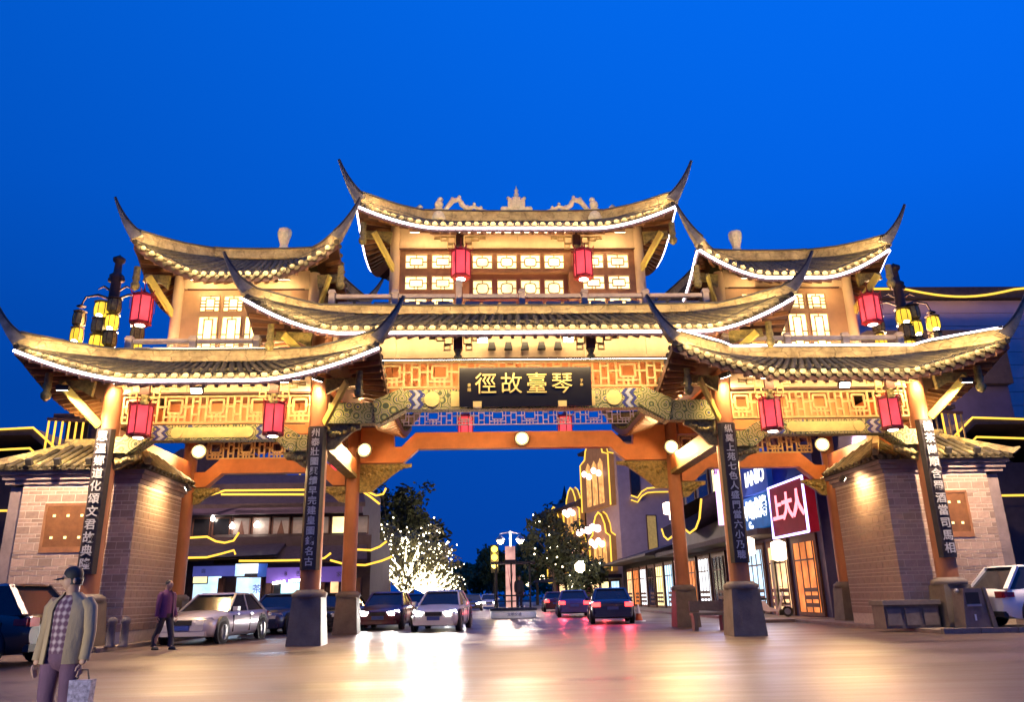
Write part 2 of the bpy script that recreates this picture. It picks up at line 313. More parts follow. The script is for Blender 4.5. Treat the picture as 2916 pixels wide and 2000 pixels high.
# ------------------------------------------------------------------ the gate
GATE = thing('memorial_gate', 'three-bay Chinese street gate with five upturned tiled roofs on orange columns', 'gate')
def part(mb, name, m, parent=None, **k): return mb.build(name, m, parent or GATE, **k)
def roof(cx, hw, yf, yb, z0, flat, lift, hx, yft, ybt, zt, tdx, tz, tile_step, band, led='front', ledm=None, ridge=True):
    yc = (yf+yb)/2; hy = (yb-yf)/2; fy = max(.3, hy-(hw-flat))
    def g(a, fl, h): return max(0., (abs(a)-fl)/(h-fl))
    def ef(u): t = g(u*hw, flat, hw); return Vector((cx+u*hw, yf-.14*t*t, z0+lift*t**1.6))
    def eb(u): t = g(u*hw, flat, hw); return Vector((cx+u*hw, yb+.14*t*t, z0+lift*t**1.6))
    def es(u, s): t = g(u*hy, fy, hy); return Vector((cx+s*hw+s*.0*t, yc+u*(hy+.14*t*t*0), z0+lift*t**1.6)) if abs(u) < .999 else (ef(s) if u < 0 else eb(s))
    def top(u, yy): return Vector((cx+u*hx, yy, zt))
    def tops(u, s): return Vector((cx+s*hx, yft+(ybt-yft)*(u+1)/2, zt))
    def S(a, b, v):
        p = a.lerp(b, v); p.z = a.z+(b.z-a.z)*v**1.22; return p
    R = thing('roof', '', ''); del R['label']; del R['category']; R.parent = GATE
    NU = 36; us = [-1+2*i/NU for i in range(NU+1)]; NV = 6
    sides = [[(ef(u), top(u, yft)) for u in us], [(es(u, 1), tops(u, 1)) for u in us], [(eb(-u), top(-u, ybt)) for u in us], [(es(-u, -1), tops(-u, -1)) for u in us]]
    skin = MB(); sof = MB(); fas = MB(); raf = MB()
    dz = Vector((0,0,-.17))
    for si, sd in enumerate(sides):
        skin.grid([[S(a, b, v/NV) for a, b in sd] for v in range(NV+1)])
        sof.grid([[S(a, b, v/NV)+dz for a, b in reversed(sd)] for v in range(NV)])
        fas.grid([[a for a, b in reversed(sd)], [a+dz+Vector((0,0,-.03)) for a, b in reversed(sd)]], sm=False)
        L = sum((sd[i+1][0]-sd[i][0]).length for i in range(NU)); k = int(L/.34)
        for i in range(1, k):                                  # rafters under the eave
            f = i/k*NU; j = int(f); w = f-j
            a = sd[j][0].lerp(sd[j+1][0], w); b = sd[j][1].lerp(sd[j+1][1], w)
            p = [S(a, b, q)+dz+Vector((0,0,-.05)) for q in (.02, .45)]
            raf.bar(p[0], p[1], .09, .11)
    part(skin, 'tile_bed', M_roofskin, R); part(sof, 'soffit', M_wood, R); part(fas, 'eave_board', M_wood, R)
    part(raf, 'rafter', M_brown, R, kind='stuff')
    # tile rows on the front slope, one object each
    n = int(2*hw/tile_step)
    for i in range(n+1):
        u = -.985+1.97*i/n
        a = ef(u); b = top(u, yft)
        if abs(u) > .93: b = S(a, b, .5) if 0 else b
        pts = [S(a, b, v) + Vector((0, -.03 if v == 0 else 0, .045)) for v in (0, .12, .3, .55, .85)]
        tb = MB().tube(pts, [.088,.08,.08,.08,.08], 7)
        # end disc of the row
        p0 = pts[0]; tb.lathe([(.001, .012), (.05, .012), (.055, 0), (.088, 0), (.088, .04), (.001, .04)], (0,0,0), 9, False)
        k = 9*8
        for q in range(len(tb.v)-k, len(tb.v)):
            x, y, z = tb.v[q]; tb.v[q] = (p0.x+x, p0.y-.02-z, p0.z+y)
        part(tb, 'tile_row', M_tile, R)
    dr = MB()
    for i in range(n):                                          # drip tiles between the rows
        u = -.985+1.97*(i+.5)/n; a = ef(u)+Vector((0,-.02,-.02))
        w = tile_step*.32
        dr.prism([(a.x-w, a.z+.03), (a.x+w, a.z+.03), (a.x+w*.7, a.z-.07), (a.x, a.z-.12), (a.x-w*.7, a.z-.07)], a.y-.03, a.y+.01)
        b = top(u, yft)
        for v0 in (.15, .35, .6):
            p = S(a, b, v0)+Vector((0,0,.01)); dr.box(p.x-w, p.x+w, p.y-.12, p.y, p.z-.06, p.z+.02)
    part(dr, 'drip_tile', M_tile, R, kind='stuff')
    st = MB()
    for s in (-1, 1):
        k = int(2*hy/tile_step)
        for i in range(k):
            u = -.97+1.94*i/max(1, k-1); a = es(u, s); b = tops(u, s)
            st.tube([S(a, b, v)+Vector((0,0,.045)) for v in (0,.25,.8)], .08, 6)
            a = eb(u); b = top(u, ybt); st.tube([S(a, b, v)+Vector((0,0,.045)) for v in (0,.25,.8)], .08, 6)
    part(st, 'side_tile', M_tile, R, kind='stuff')
    # hip ridges sweeping up into the horns
    for sx in (-1, 1):
        for back in (0, 1):
            c = eb(sx) if back else ef(sx); t_ = top(sx, ybt if back else yft); ys_ = 1 if back else -1
            tip = Vector((cx+sx*(hw+tdx), c.y+ys_*.25, tz))
            pts = [S(c, t_, v)+Vector((0,0,.03)) for v in (1,.8,.6,.42,.26,.12)]
            c2 = c+Vector((sx*.05, ys_*.05, .07))
            for q in range(9):
                s_ = q/8; b0 = c2; b1 = c2+Vector((sx*tdx*.46, ys_*.12, (tz-c.z)*.30)); b2 = tip
                pts.append(b0*(1-s_)**2+b1*2*s_*(1-s_)+b2*s_*s_)
            m_ = len(pts)
            hs = [band, band*.98, band*.95, band, band*1.05, band*1.1] + [.33*(1-q/8.1)**1.25+.03 for q in range(9)]
            ws = [.2]*6 + [.2-.165*q/8 for q in range(9)]
            part(MB().sweep(pts[:7], ws[:7], hs[:7]), 'hip_ridge', M_ridge, R)
            part(MB().sweep(pts[6:], ws[6:], hs[6:]), 'eave_horn', M_horn, R)
            cap = [p for p in pts]
            up = MB().sweep([p+Vector((0,0,1))*0 for p in pts], [w*1.25+.02 for w in ws], [.05]*m_)
            # move the cap to the top of the ridge
            vs = []
            for i in range(m_):
                t = (pts[min(i+1, m_-1)]-pts[max(i-1, 0)]).normalized(); sd = t.cross(Vector((0,0,1))).normalized(); nn = sd.cross(t)
                for q in range(4): vs.append(tuple(Vector(up.v[i*4+q])+nn*hs[i]))
            up.v = vs; part(up, 'ridge_cap', M_ridgecap, R)
    if ridge:
        for (ya, xa, xb) in ((yft, -hx, hx), (ybt, -hx, hx)):
            q = MB(); nn = 14
            pts = [Vector((cx+xa+(xb-xa)*i/nn, ya, zt+.05*(abs(2*i/nn-1))**3)) for i in range(nn+1)]
            part(MB().sweep(pts, .22, band), 'main_ridge', M_ridge, R)
            part(MB().sweep([p+Vector((0,0,band)) for p in pts], .30, .05), 'ridge_cap', M_ridgecap, R)
            if abs(ybt-yft) < .5: break
        if abs(ybt-yft) > .5:
            for s in (-1, 1): part(MB().box(cx+s*hx-.11, cx+s*hx+.11, yft+.12, ybt-.12, zt, zt+band), 'main_ridge', M_ridge, R)
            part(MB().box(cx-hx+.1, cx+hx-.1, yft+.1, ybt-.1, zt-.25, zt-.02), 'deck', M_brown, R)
    if led in ('front', 'all'):
        pts = [ef(u)+Vector((0,-.05,-.09)) for u in us]
        part(MB().tube(pts, .042, 8), 'strip_light', ledm or M_led, R)
    if led == 'all':
        for s in (-1, 1): part(MB().tube([es(u, s)+Vector((s*.05,0,-.09)) for u in us], .03, 6), 'strip_light', ledm or M_led, R)
    if led == 'ridge':
        cs = [S(ef(-1), top(-1, yft), v)+Vector((0,-.13,band+.1)) for v in (.05,.15,.3,.45,.6,.8)]; ce = [Vector((2*cx-p.x, p.y, p.z)) for p in reversed(cs)]
        mid = [Vector((cx-hx+2*hx*i/8, yft-.13, zt+band+.05)) for i in range(9)]
        part(MB().tube(cs+mid+ce, .035, 8), 'strip_light', ledm or M_led, R)
    return R
R_lowL = roof(-8.95, 4.9, -1.9, 8.4, 6.44, 1.6, .85, 2.75, -.75, 7.25, 7.22, .70, 8.65, .30, .33, 'front')
R_lowR = roof(8.95, 4.85, -1.9, 8.4, 6.42, 1.6, .85, 2.75, -.75, 7.25, 7.20, .72, 8.66, .30, .33, 'ridge')
R_mid = roof(0, 8.05, -1.3, 7.8, 7.98, 5.3, 1.0, 6.1, -.2, 6.7, 8.86, .66, 10.28, .31, .24, 'front')
R_top = roof(0, 5.25, .6, 5.9, 12.25, 2.6, .72, 3.3, 3.2, 3.3, 13.72, .68, 14.5, .27, .38, 'all')
R_wuL = roof(-8.97, 3.2, .4, 6.1, 10.42, .9, 1.08, 1.75, 3.2, 3.3, 12.25, .72, 12.98, .27, .35, 'none')
R_wuR = roof(9.0, 3.15, .4, 6.1, 10.38, .9, .92, 1.75, 3.2, 3.3, 12.15, .72, 12.75, .27, .35, 'all')
# ridge ornaments
def orn_pagoda(x, z):
    b = MB().prism([(x-.62,z),(x+.62,z),(x+.55,z+.14),(x+.32,z+.16),(x+.32,z+.5),(x-.32,z+.5),(x-.32,z+.16),(x-.55,z+.14)], 3.16, 3.34)
    for dx in (-.24, -.08, .08, .24): b.box(x+dx-.06, x+dx+.06, 3.12, 3.38, z+.16, z+.62-abs(dx)*.3)
    b.lathe([(.12,0),(.14,.08),(.07,.16),(.10,.26),(.05,.34),(.08,.42),(.03,.5),(.01,.62)], (x, 3.25, z+.5), 10)
    for dx in (-.5,.5,-.4,.4): b.ball((x+dx, 3.25, z+.16), .10, 8)
    for dx in (-.3,.3): b.ball((x+dx, 3.25, z+.6), .07, 8)
    part(b, 'ornament', M_orn, R_top)
def orn_dragon(x, z, s):
    b = MB().box(x-.12, x+.14, 3.15, 3.35, z-.35, z+.1)
    b.lathe([(.30,0),(.30,.12),(.24,.3),(.18,.36),(.2,.42),(.24,.46),(.16,.5)], (x, 3.25, z-.4), 12)
    b.ball((x, 3.25, z+.3), .17, 8); b.ball((x-.05*s, 3.25, z+.5), .11, 8)
    path = [(x-.2*s, z+.05), (x-.5*s, z+.45), (x-.75*s, z+.52), (x-.85*s, z+.3), (x-1.05*s, z+.12), (x-1.3*s, z+.22), (x-1.55*s, z+.08), (x-1.8*s, z+.05)]
    b.tube([(a, 3.25, c) for a, c in path], [.08,.11,.10,.10,.10,.08,.07,.03], 8)
    b.box(min(x-1.9*s, x-.1*s), max(x-1.9*s, x-.1*s), 3.18, 3.32, z-.04, z+.05)
    for i in range(6):
        a, c = path[i+1]; b.ball((a, 3.25, c+.1), .07, 6)
    b.tube([(x+.75*s, 3.25, z-.15), (x+.8*s, 3.25, z+.12), (x+.68*s, 3.25, z+.25), (x+.6*s, 3.25, z+.18)], [.11,.1,.08,.04], 8)
    b.box(x+.62*s-.2, x+.62*s+.25, 3.18, 3.32, z-.25, z-.1)
    part(b, 'ornament', M_orn, R_top)
orn_pagoda(.12, 14.14); orn_dragon(-2.75, 14.17, -1); orn_dragon(3.0, 14.17, 1)
for cx, z, R_ in ((-8.3, 12.66, R_wuL), (8.2, 12.55, R_wuR)):
    part(MB().lathe([(.19,0),(.2,.06),(.14,.2),(.17,.34),(.25,.6),(.26,.74),(.22,.84),(.05,.9)], (cx, 3.25, z-.05), 8, False), 'finial', M_orn, R_)
    part(MB().box(cx-.5, cx+.5, 3.12, 3.38, z-.1, z+.02), 'ornament', M_ridge, R_)
# columns and plinths
for sx in (-12, -6, 6, 12):
    for y, r in ((0, .285), (6.5, .26)):
        part(MB().tube([(sx, y, .88), (sx, y, 3), (sx, y, 7.3 if abs(sx) == 12 else 8.6)], [r, r*.98, r*.95], 24), 'column', M_col)
        k = 1.0 if y == 0 else .92
        part(MB().taper((sx, y), GZ-.05, .68, .47*k, .47*k, .385*k, .385*k), 'plinth', M_plinth)
        part(MB().lathe([(.46*k,.68),(.48*k,.72),(.48*k,.80),(.40*k,.84),(.36*k,.885)], (sx, y, 0), 20), 'plinth_cap', M_stone)
# fascias, beams and the boarding between the rows
def bx(name, m, x0, x1, y0, y1, z0, z1, parent=None): return part(MB().box(x0, x1, y0, y1, z0, z1), name, m, parent)
FR = [-12, -6, 6, 12]
for i in range(3):
    a, b = FR[i]+.29, FR[i+1]-.29
    z0, z1 = (7.44, 8.25) if i == 1 else (6.44, 7.15)
    n = 6 if i == 1 else 3
    for k in range(n):                                       # fascia boards butted end to end
        bx('fascia_board', M_peach, a+(b-a)*k/n+.006, a+(b-a)*(k+1)/n-.006, -.10, .10, z0+.07, z1)
    bx('beam', M_wood, a, b, -.14, .14, z0, z0+.06)
    for yy in (3.25, 6.5):
        q0, q1 = ((7.3, 8.7) if i == 1 else (6.2, 7.3)) if yy < 5 else ((7.8, 8.7) if i == 1 else (6.72, 7.3))
        n2 = 8 if i == 1 else 5
        for k in range(n2):
            bx('back_board', M_board, a+(b-a)*k/n2+.01, a+(b-a)*(k+1)/n2-.01, yy-.05, yy+.05, q0, q1)
        bx('beam', M_orange, a, b, yy-.16, yy+.16, q0-.32, q0-.01)
for sx in FR:
    zt = 7.6 if abs(sx) == 6 else 6.75
    for z0, z1 in ((zt-.55, zt), (5.0, 5.5)):
        bx('tie_beam', M_orange, sx-.17, sx+.17, .30, 6.2, z0, z1)
    bx('tie_beam_soffit', M_carve, sx-.19, sx+.19, .32, 6.2, 4.86, 4.995)
# painted raised beams on the front row
def pbeam(xc, hw_, xm, xd, zm0, zm1, ze0, ze1):
    for s in (-1, 1):
        def X(v): return xc+s*v
        part(MB().prism([(X(hw_), ze0), (X(hw_), ze1), (X(xd), ze1), (X(xm), zm1), (X(xm), zm0), (X(xd-.05), ze0)][::s], -.20, .20), 'painted_beam', M_paint)
        part(MB().prism([(X(xd+.10), ze0-.05), (X(xd+.22), ze1+.04), (X(xm+.12), zm1+.05), (X(xm-.02), zm0+.08)][::s], -.27, .27), 'beam_bracket', M_paint)
        zz = [(X(xm+.02), zm1)]; 
        h = zm1-zm0
        for dx, cm in ((0, M_blueP), (.13, M_greyP), (.25, M_blueP)):
            a = xm-.05-dx
            poly = [(X(a), zm1-.01), (X(a-.12), zm0+h*.75), (X(a), zm0+h*.5), (X(a-.12), zm0+h*.25), (X(a), zm0+.01), (X(a-.1), zm0+.01), (X(a-.22), zm0+h*.25), (X(a-.1), zm0+h*.5), (X(a-.22), zm0+h*.75), (X(a-.1), zm1-.01)]
            part(MB().prism(poly[::s], -.206, -.19), 'painted_zigzag', cm)
        part(MB().lathe([(.001,0),(h*.34,0),(h*.38,.02),(h*.38,.05)], (0,0,0), 18, False), 'roundel', M_gold)
        ro = GATE.children[-1] if 0 else COL.objects[-1]
        ro.rotation_euler = (PI/2, 0, 0); ro.location = (X(xm-.75), -.19, (zm0+zm1)/2)
    part(MB().box(xc-xm, xc+xm, -.20, .20, zm0, zm1), 'painted_beam', M_paint)
    part(MB().box(xc-xm*.62, xc+xm*.62, -.215, -.195, zm0+.07, zm1-.07), 'gilt_panel', M_gold)
pbeam(0, 5.72, 3.45, 4.2, 5.90, 6.50, 5.51, 6.12)
pbeam(-9, 2.72, 1.75, 2.25, 5.06, 5.50, 4.72, 5.18)
pbeam(9, 2.72, 1.75, 2.25, 5.04, 5.48, 4.70, 5.16)
# fretwork
def fret(x0, x1, y, z0, z1, cells, m=None, t=.035, name='fretwork', parent=None, loop=.6):
    b = MB(); d = .03
    def H(xa, xb, z): b.box(xa, xb, y-d, y+d, z-t/2, z+t/2)
    def V(x, za, zb): b.box(x-t/2, x+t/2, y-d*.9, y+d*.9, za, zb)
    H(x0, x1, z1); H(x0, x1, z0)
    w = (x1-x0)/cells; h = z1-z0
    for i in range(cells+1): V(x0+i*w, z0, z1)
    for i in range(cells):
        a = x0+i*w; c = a+w
        if i % 2 == 0:
            xa, xb, za, zb = a+w*.18, c-w*.18, z0+h*.36, z1-h*.14
            H(xa, xb, za); H(xa, xb, zb); V(xa, za, zb); V(xb, za, zb)
            H(a, xa, (za+zb)/2); H(xb, c, (za+zb)/2)
            for q in (.3, .5, .7): V(a+w*q, z0, za)
            H(a, c, z0+h*.22)
        else:
            V(a+w*.33, z0, z1); V(a+w*.66, z0, z1); H(a, a+w*.33, z0+h*.6); H(a+w*.66, c, z0+h*.6); H(a+w*.33, a+w*.66, z0+h*.3); H(a+w*.33, a+w*.66, z1-h*.2)
    return part(b, name, m or M_fret, parent)
fret(-11.7, -6.3, 0, 5.62, 6.40, 9, t=.06); fret(6.3, 11.7, 0, 5.60, 6.38, 9, t=.06)
fret(-5.7, 5.7, 0, 6.62, 7.40, 16, t=.06)
fret(-11.4, -6.3, 6.5, 5.68, 6.34, 9, t=.06); fret(6.3, 11.4, 6.5, 5.66, 6.34, 9, t=.06)
fret(-4.6, 4.6, 6.45, 6.86, 7.43, 15, mat('pale_fret', (.50,.42,.62), .6, .1, 4), .035)
# arched orange beams on the back row
def arch(xc, hw_, xr, zm0, zm1, ze0, ze1, zh):
    o = [(-hw_, ze0), (-xr-.55, ze0), (-xr, zm0), (xr, zm0), (xr+.55, ze0), (hw_, ze0), (hw_, zh), (hw_-1.2, zh-.0), (hw_-1.25, ze1), (xr+.62, ze1), (xr+.1, zm1), (-xr-.1, zm1), (-xr-.62, ze1), (-hw_+1.25, ze1), (-hw_+1.2, zh), (-hw_, zh)]
    part(MB().prism([(xc+a, z) for a, z in o], 6.30, 6.68), 'arched_beam', M_orange)
arch(0, 5.74, 3.6, 5.93, 6.55, 5.42, 6.02, 6.75)
arch(-9, 2.74, 1.75, 5.11, 5.63, 4.62, 5.15, 5.16); arch(9, 2.74, 1.75, 5.08, 5.60, 4.6, 5.12, 5.13)
# carved brackets where beams meet columns
def carved(x, s, y, z0, z1, w, m=None):
    b = MB(); b.prism([(x, z1), (x, z0), (x+s*w*.25, z0+.04), (x+s*w*.45, z0+(z1-z0)*.35), (x+s*w*.8, z1-.18), (x+s*w, z1-.12), (x+s*w, z1)][::s], y-.07, y+.07)
    for i in range(7):
        f = (i+.5)/7; b.ball((x+s*w*f*.85, y-.07, z1-.12-(1-f)*(z1-z0)*.45*rnd.uniform(.3,1)), .07+.04*rnd.random(), 7)
    part(b, 'carved_bracket', m or M_carve)
for sx, s in ((-5.74, 1), (5.74, -1)):
    carved(sx, s, 6.5, 4.35, 5.40, 1.9); carved(sx, s, 0, 4.75, 5.5, .95)
for sx, s in ((-11.74, 1), (-6.26, -1), (6.26, 1), (11.74, -1)):
    carved(sx, s, 6.5, 4.0, 4.6, .9); carved(sx, s, 0, 4.25, 4.7, .7)
# hanging posts with gilt fret on each side, under the eaves
def hang(x, y, z1, h, R_):
    part(MB().box(x-.13, x+.13, y-.10, y+.10, z1-h*.55, z1+.1), 'hanging_post', M_wood, R_)
    part(MB().lathe([(.10,-h*.45),(.13,-h*.3),(.07,-h*.2),(.12,-h*.08),(.1,0)][::1], (x, y, z1-h*.55), 10), 'post_finial', M_carve, R_)
    for s in (-1, 1):
        b = MB()
        for k, (dx, w, zz, hh) in enumerate(((.15,.26,0,.26),(.42,.22,0,.16),(.66,.2,0,.1),(.22,.2,.27,.18))):
            xa = x+s*dx; xb = x+s*(dx+w); xa, xb = min(xa, xb), max(xa, xb)
            for (p, q, r, t_) in ((xa, xb, z1-zz-.03, z1-zz), (xa, xb, z1-zz-hh, z1-zz-hh+.03)): b.box(p, q, y-.03, y+.03, r, t_)
            for xx in (xa, xb-.03): b.box(xx, xx+.03, y-.028, y+.028, z1-zz-hh, z1-zz)
        part(b, 'hanging_fret', M_fret, R_)
for x in (-1.92, 2.0): hang(x, -.75, 7.98, .75, R_mid); hang(x, 1.15, 12.15, .6, R_top)
for x in (-10.62, -7.06): hang(x, -1.15, 6.5, .62, R_lowL)
for x in (7.05, 10.6): hang(x, -1.15, 6.48, .62, R_lowR)
# corner struts under the eaves
def strut(x, sx, y, z0, z1, out, R_):
    part(MB().bar((x, y, z0), (x+sx*out, y-.9, z1), .09, .22), 'brace', M_braceY, R_)
    part(MB().prism([(x+sx*.05, z1+.2), (x+sx*(out+.3), z1+.25), (x+sx*(out+.35), z1), (x+sx*(out*.6), z1-.05), (x+sx*.1, z1-.25)][::sx], y-.5, y-.36), 'eave_bracket', M_carve, R_)
    part(MB().lathe([(.03,-.5),(.12,-.42),(.14,-.3),(.08,-.2),(.12,-.1),(.1,0),(.1,.3)], (x+sx*(out+.35), y-.95, z1+.0), 10), 'corner_pendant', M_carve, R_)
for x, sx, R_ in ((-12.2,-1,R_lowL),(-5.8,1,R_lowL),(5.8,-1,R_lowR),(12.2,1,R_lowR)): strut(x, sx, -.25, 5.5, 6.5, .75, R_)
for x, sx in ((-6.2,-1),(6.2,1)): strut(x, sx, 0, 7.3, 8.0, .8, R_mid)
for x, sx in ((-4.15,-1),(4.25,1)): strut(x, sx, 1.8, 11.2, 12.2, .6, R_top)
for x, sx, R_ in ((-11.2,-1,R_wuL),(-6.6,1,R_wuL),(6.7,-1,R_wuR),(11.3,1,R_wuR)): strut(x, sx, 1.5, 9.5, 10.5, .55, R_)
# five dark downlights under the middle eave
for k in range(5):
    x = -.92+k*.5
    o = MB().taper((x, -.28), 7.70, 7.92, .12, .10, .085, .08).build('downlight', M_housing)
    tag(o, 'dark downlight housing under the middle eave, %s of five' % ('first from the left','second from the left','middle one','second from the right','first from the right')[k], 'lamp', 'dark downlights above the name board')
# storeys
def storey(xa, xb, y0, y1, z0, z1, R_):
    t = .12
    for nm, a in (('wall', (xa, xb, y1-t, y1)), ('wall', (xa, xa+t, y0+t, y1-t)), ('wall', (xb-t, xb, y0+t, y1-t))):
        bx(nm, M_peach, a[0], a[1], a[2], a[3], z0, z1)
    for x in (xa, xb): part(MB().tube([(x, y0, z0), (x, y0, z1)], .17, 14), 'column', M_peach)
def wall_with_windows(xa, xb, y, z0, z1, cols, rows, wall_m, lattice, t=.16, deep=.0):
    # solid wall pieces around the openings, then a window (frame, pane, lattice) in each
    xs = [xa]; 
    for c0, c1 in cols: xs += [c0, c1]
    xs.append(xb)
    for i in range(0, len(xs), 2): bx('wall', wall_m, xs[i], xs[i+1], y, y+t, z0, z1)
    for c0, c1 in cols:
        zs = [z0]
        for a, b in rows: zs += [a, b]
        zs.append(z1)
        for i in range(0, len(zs), 2):
            if zs[i+1]-zs[i] > .02: bx('wall', wall_m, c0, c1, y, y+t, zs[i], zs[i+1])
        for a, b in rows: window(c0, c1, y, a, b, lattice)
def window(c0, c1, y, a, b, style):
    f = MB(); w = .03
    f.box(c0, c0+w, y-.03, y+.08, a, b); f.box(c1-w, c1, y-.03, y+.08, a, b); f.box(c0+w, c1-w, y-.03, y+.08, a, a+w); f.box(c0+w, c1-w, y-.03, y+.08, b-w, b)
    o = part(f, 'window', M_frame)
    part(MB().box(c0+w, c1-w, y+.07, y+.09, a+w, b-w), 'pane', M_paneG if style == 'dark' else M_pane, o)
    l = MB(); cx, cz = (c0+c1)/2, (a+b)/2; hw_, hh = (c1-c0)/2-w, (b-a)/2-w; yy = y+.045
    def H(xa, xb, z): l.box(xa, xb, yy-.012, yy+.012, z-.017, z+.017)
    def V(x, za, zb): l.box(x-.017, x+.017, yy-.010, yy+.010, za, zb)
    if style in ('round', 'dark'):
        pts = []
        for k in range(17):
            q = 2*PI*k/16; cc, s_ = math.cos(q), math.sin(q)
            pts.append((cx+hw_*.62*math.copysign(abs(cc)**.55, cc), yy, cz+hh*.66*math.copysign(abs(s_)**.55, s_)))
        l.tube(pts, .022, 5, False)
        H(c0+w, cx-hw_*.62, cz); H(cx+hw_*.62, c1-w, cz); V(cx, cz+hh*.66, b-w); V(cx, a+w, cz-hh*.66)
    elif style == 'square':
        xa, xb, za, zb = cx-hw_*.6, cx+hw_*.6, cz-hh*.5, cz+hh*.55
        H(xa, xb, za); H(xa, xb, zb); V(xa, za, zb); V(xb, za, zb); H(c0+w, xa, cz); H(xb, c1-w, cz); V(cx, zb, b-w); V(cx-.06, a+w, za); V(cx+.06, a+w, za)
    else:
        xa, xb = cx-hw_*.45, cx+hw_*.45; zc = a+(b-a)*.32
        V(xa, zc, b-w-.06); V(xb, zc, b-w-.06); H(xa, xb, b-w-.08); H(c0+w, c1-w, zc)
        for z in (a+(b-a)*.5, a+(b-a)*.68): H(c0+w, xa, z); H(xb, c1-w, z)
        V(xa, a+w, zc); V(xb, a+w, zc); V(cx, b-w-.08, b-w); H(xa, xb, a+(b-a)*.14)
    part(l, 'lattice', M_brown, o)
# top storey: side thirds forward, middle third set back
storey(-4.15, 4.25, 1.9, 4.6, 9.2, 12.9, R_top)
cs = lambda L, hw_=.385: [(c-hw_, c+hw_) for c in L]
wall_with_windows(-4.0, -1.72, 1.9, 9.3, 12.0, cs([-3.42, -2.52]), [(9.62,10.3),(10.52,11.06),(11.30,11.86)], M_brown, 'square')
wall_with_windows(1.88, 4.1, 1.9, 9.3, 12.0, cs([2.63, 3.5]), [(9.62,10.3),(10.52,11.06),(11.30,11.86)], M_brown, 'square')
wall_with_windows(-1.72, 1.88, 2.25, 9.3, 12.0, cs([-1.17, -.33, .48, 1.30], .345), [(9.5,10.2),(10.42,11.05)], mat('red_brown_wood', (.20,.06,.035), .55, .15, 3), 'dark')
for c in (-1.17, -.33, .48, 1.30): pass
wall_with_windows(-1.72, 1.88, 1.93, 11.18, 12.0, cs([-1.17, -.33, .48, 1.30], .35), [(11.30,11.86)], M_brown, 'round')
for x in (-1.72, 1.88): bx('pilaster', M_brown, x-.10, x+.10, 1.82, 2.2, 9.3, 11.17)
bx('fascia_board', M_peach, -4.0, 4.1, 1.84, 2.0, 12.03, 12.30); bx('beam', M_wood, -4.0, 4.1, 1.80, 2.0, 12.0-.0, 12.03)
for k in range(4): bx('fascia_board', M_peach, -4.0+k*2.025+.006, -4.0+(k+1)*2.025-.006, 1.86, 2.0, 12.31, 13.0)
for x0, x1 in ((-11.15, -6.75), (6.85, 11.25)):
    xc = (x0+x1)/2
    storey(x0, x1, 1.6, 4.9, 7.0, 11.0, None)
    cols = cs([xc-1.16, xc-.41, xc+.34, xc+1.09], .335)
    wall_with_windows(x0+.17, x1-.17, 1.6, 7.2, 10.42, cols, [(7.55,9.53),(9.66,10.26)], M_frame, 'door')
    bx('fascia_board', M_peach, x0+.17, x1-.17, 1.56, 1.75, 10.45, 11.1); bx('beam', M_wood, x0+.3, x1-.3, 1.52, 1.75, 10.42, 10.448)
    bx('skirting', M_brown, x0+.17, x1-.17, 1.52, 1.6, 7.2, 7.5)
# stone balustrades on the lower roofs
def balustrade(xs, y, zr, hp, tall=()):
    for i, x in enumerate(xs):
        h = hp+(.3 if i in tall else 0)
        part(MB().taper((x, y), zr-.5, zr+h, .10, .10, .09, .09).box(x-.115, x+.115, y-.115, y+.115, zr+h-.12, zr+h-.06), 'rail_post', M_rail)
    for a, b in zip(xs, xs[1:]):
        part(MB().box(a+.12, b-.12, y-.06, y+.06, zr-.06, zr+.07), 'handrail', M_rail)
        n = 3
        for k in range(n): bx('rail_panel', M_rail, a+.14+(b-a-.28)*k/n+.05, a+.14+(b-a-.28)*(k+1)/n-.05, y-.04, y+.04, zr-.38, zr-.18)
balustrade([-5.85,-3.9,-1.92,.05,2.02,3.95,5.87], .12, 9.58, .22, (2,))
balustrade([-11.6,-9.75,-7.9], -.38, 7.99, .16); balustrade([6.2,8.1,9.9,11.6], -.38, 7.97, .16)
# ------------------------------------------------------------------ name board and couplets
t = thing('name_board', 'black name board with four large gold characters over the middle bay', 'sign', (.06, -.32, 5.93))
o = part(MB().box(-1.95, 1.95, -.06, .06, 0, 1.16), 'board', M_black, t); o.rotation_euler = (math.radians(7), 0, 0)
part(MB().box(-1.55, -1.3, -.12, .04, -.03, .14).box(.95, 1.2, -.12, .04, -.03, .14), 'support', M_gold, t)
for k, ch in enumerate('徑故臺琴'):
    q = text(ch, .66, M_gold, t, (-1.17+k*.75, -.145+.0, .63), (PI/2+math.radians(7), 0, 0), .02, bold=0, name='character')
    q.location.y = -.075-.63*.122+.0
    q.location.z = .62
for k, ch in enumerate('甲子年'): text(ch, .10, M_gold, t, (1.66, -.155, .86-k*.13), (PI/2+math.radians(7),0,0), .01, name='small_character')
for k, ch in enumerate('書題'): text(ch, .11, M_gold, t, (-1.66, -.13, .62-k*.14), (PI/2+math.radians(7),0,0), .01, name='small_character')
M_ink = mat('silver_lettering', (.52,.51,.50), .4, .2, 8, metal=.2)
M_cboard = mat('couplet_board', (.030,.022,.020), .5, .35, 4, .1, 30)
CP_ = [(-12, '思溫鄉道化頌文君故典隆', 'outermost on the left, before the brick lodge', 1.40),
       (-6, '州泰壯圖興績早完建皇圖鐫名古', 'on the inner left column, near the silver car', 1.40),
       (6, '纵奠上苑七色人盛門當六小乃聴', 'on the inner right column, before the blue sign', 1.38),
       (12, '雒茶崗順含蜀酒當司馬相', 'outermost on the right, near the white car', 1.42)]
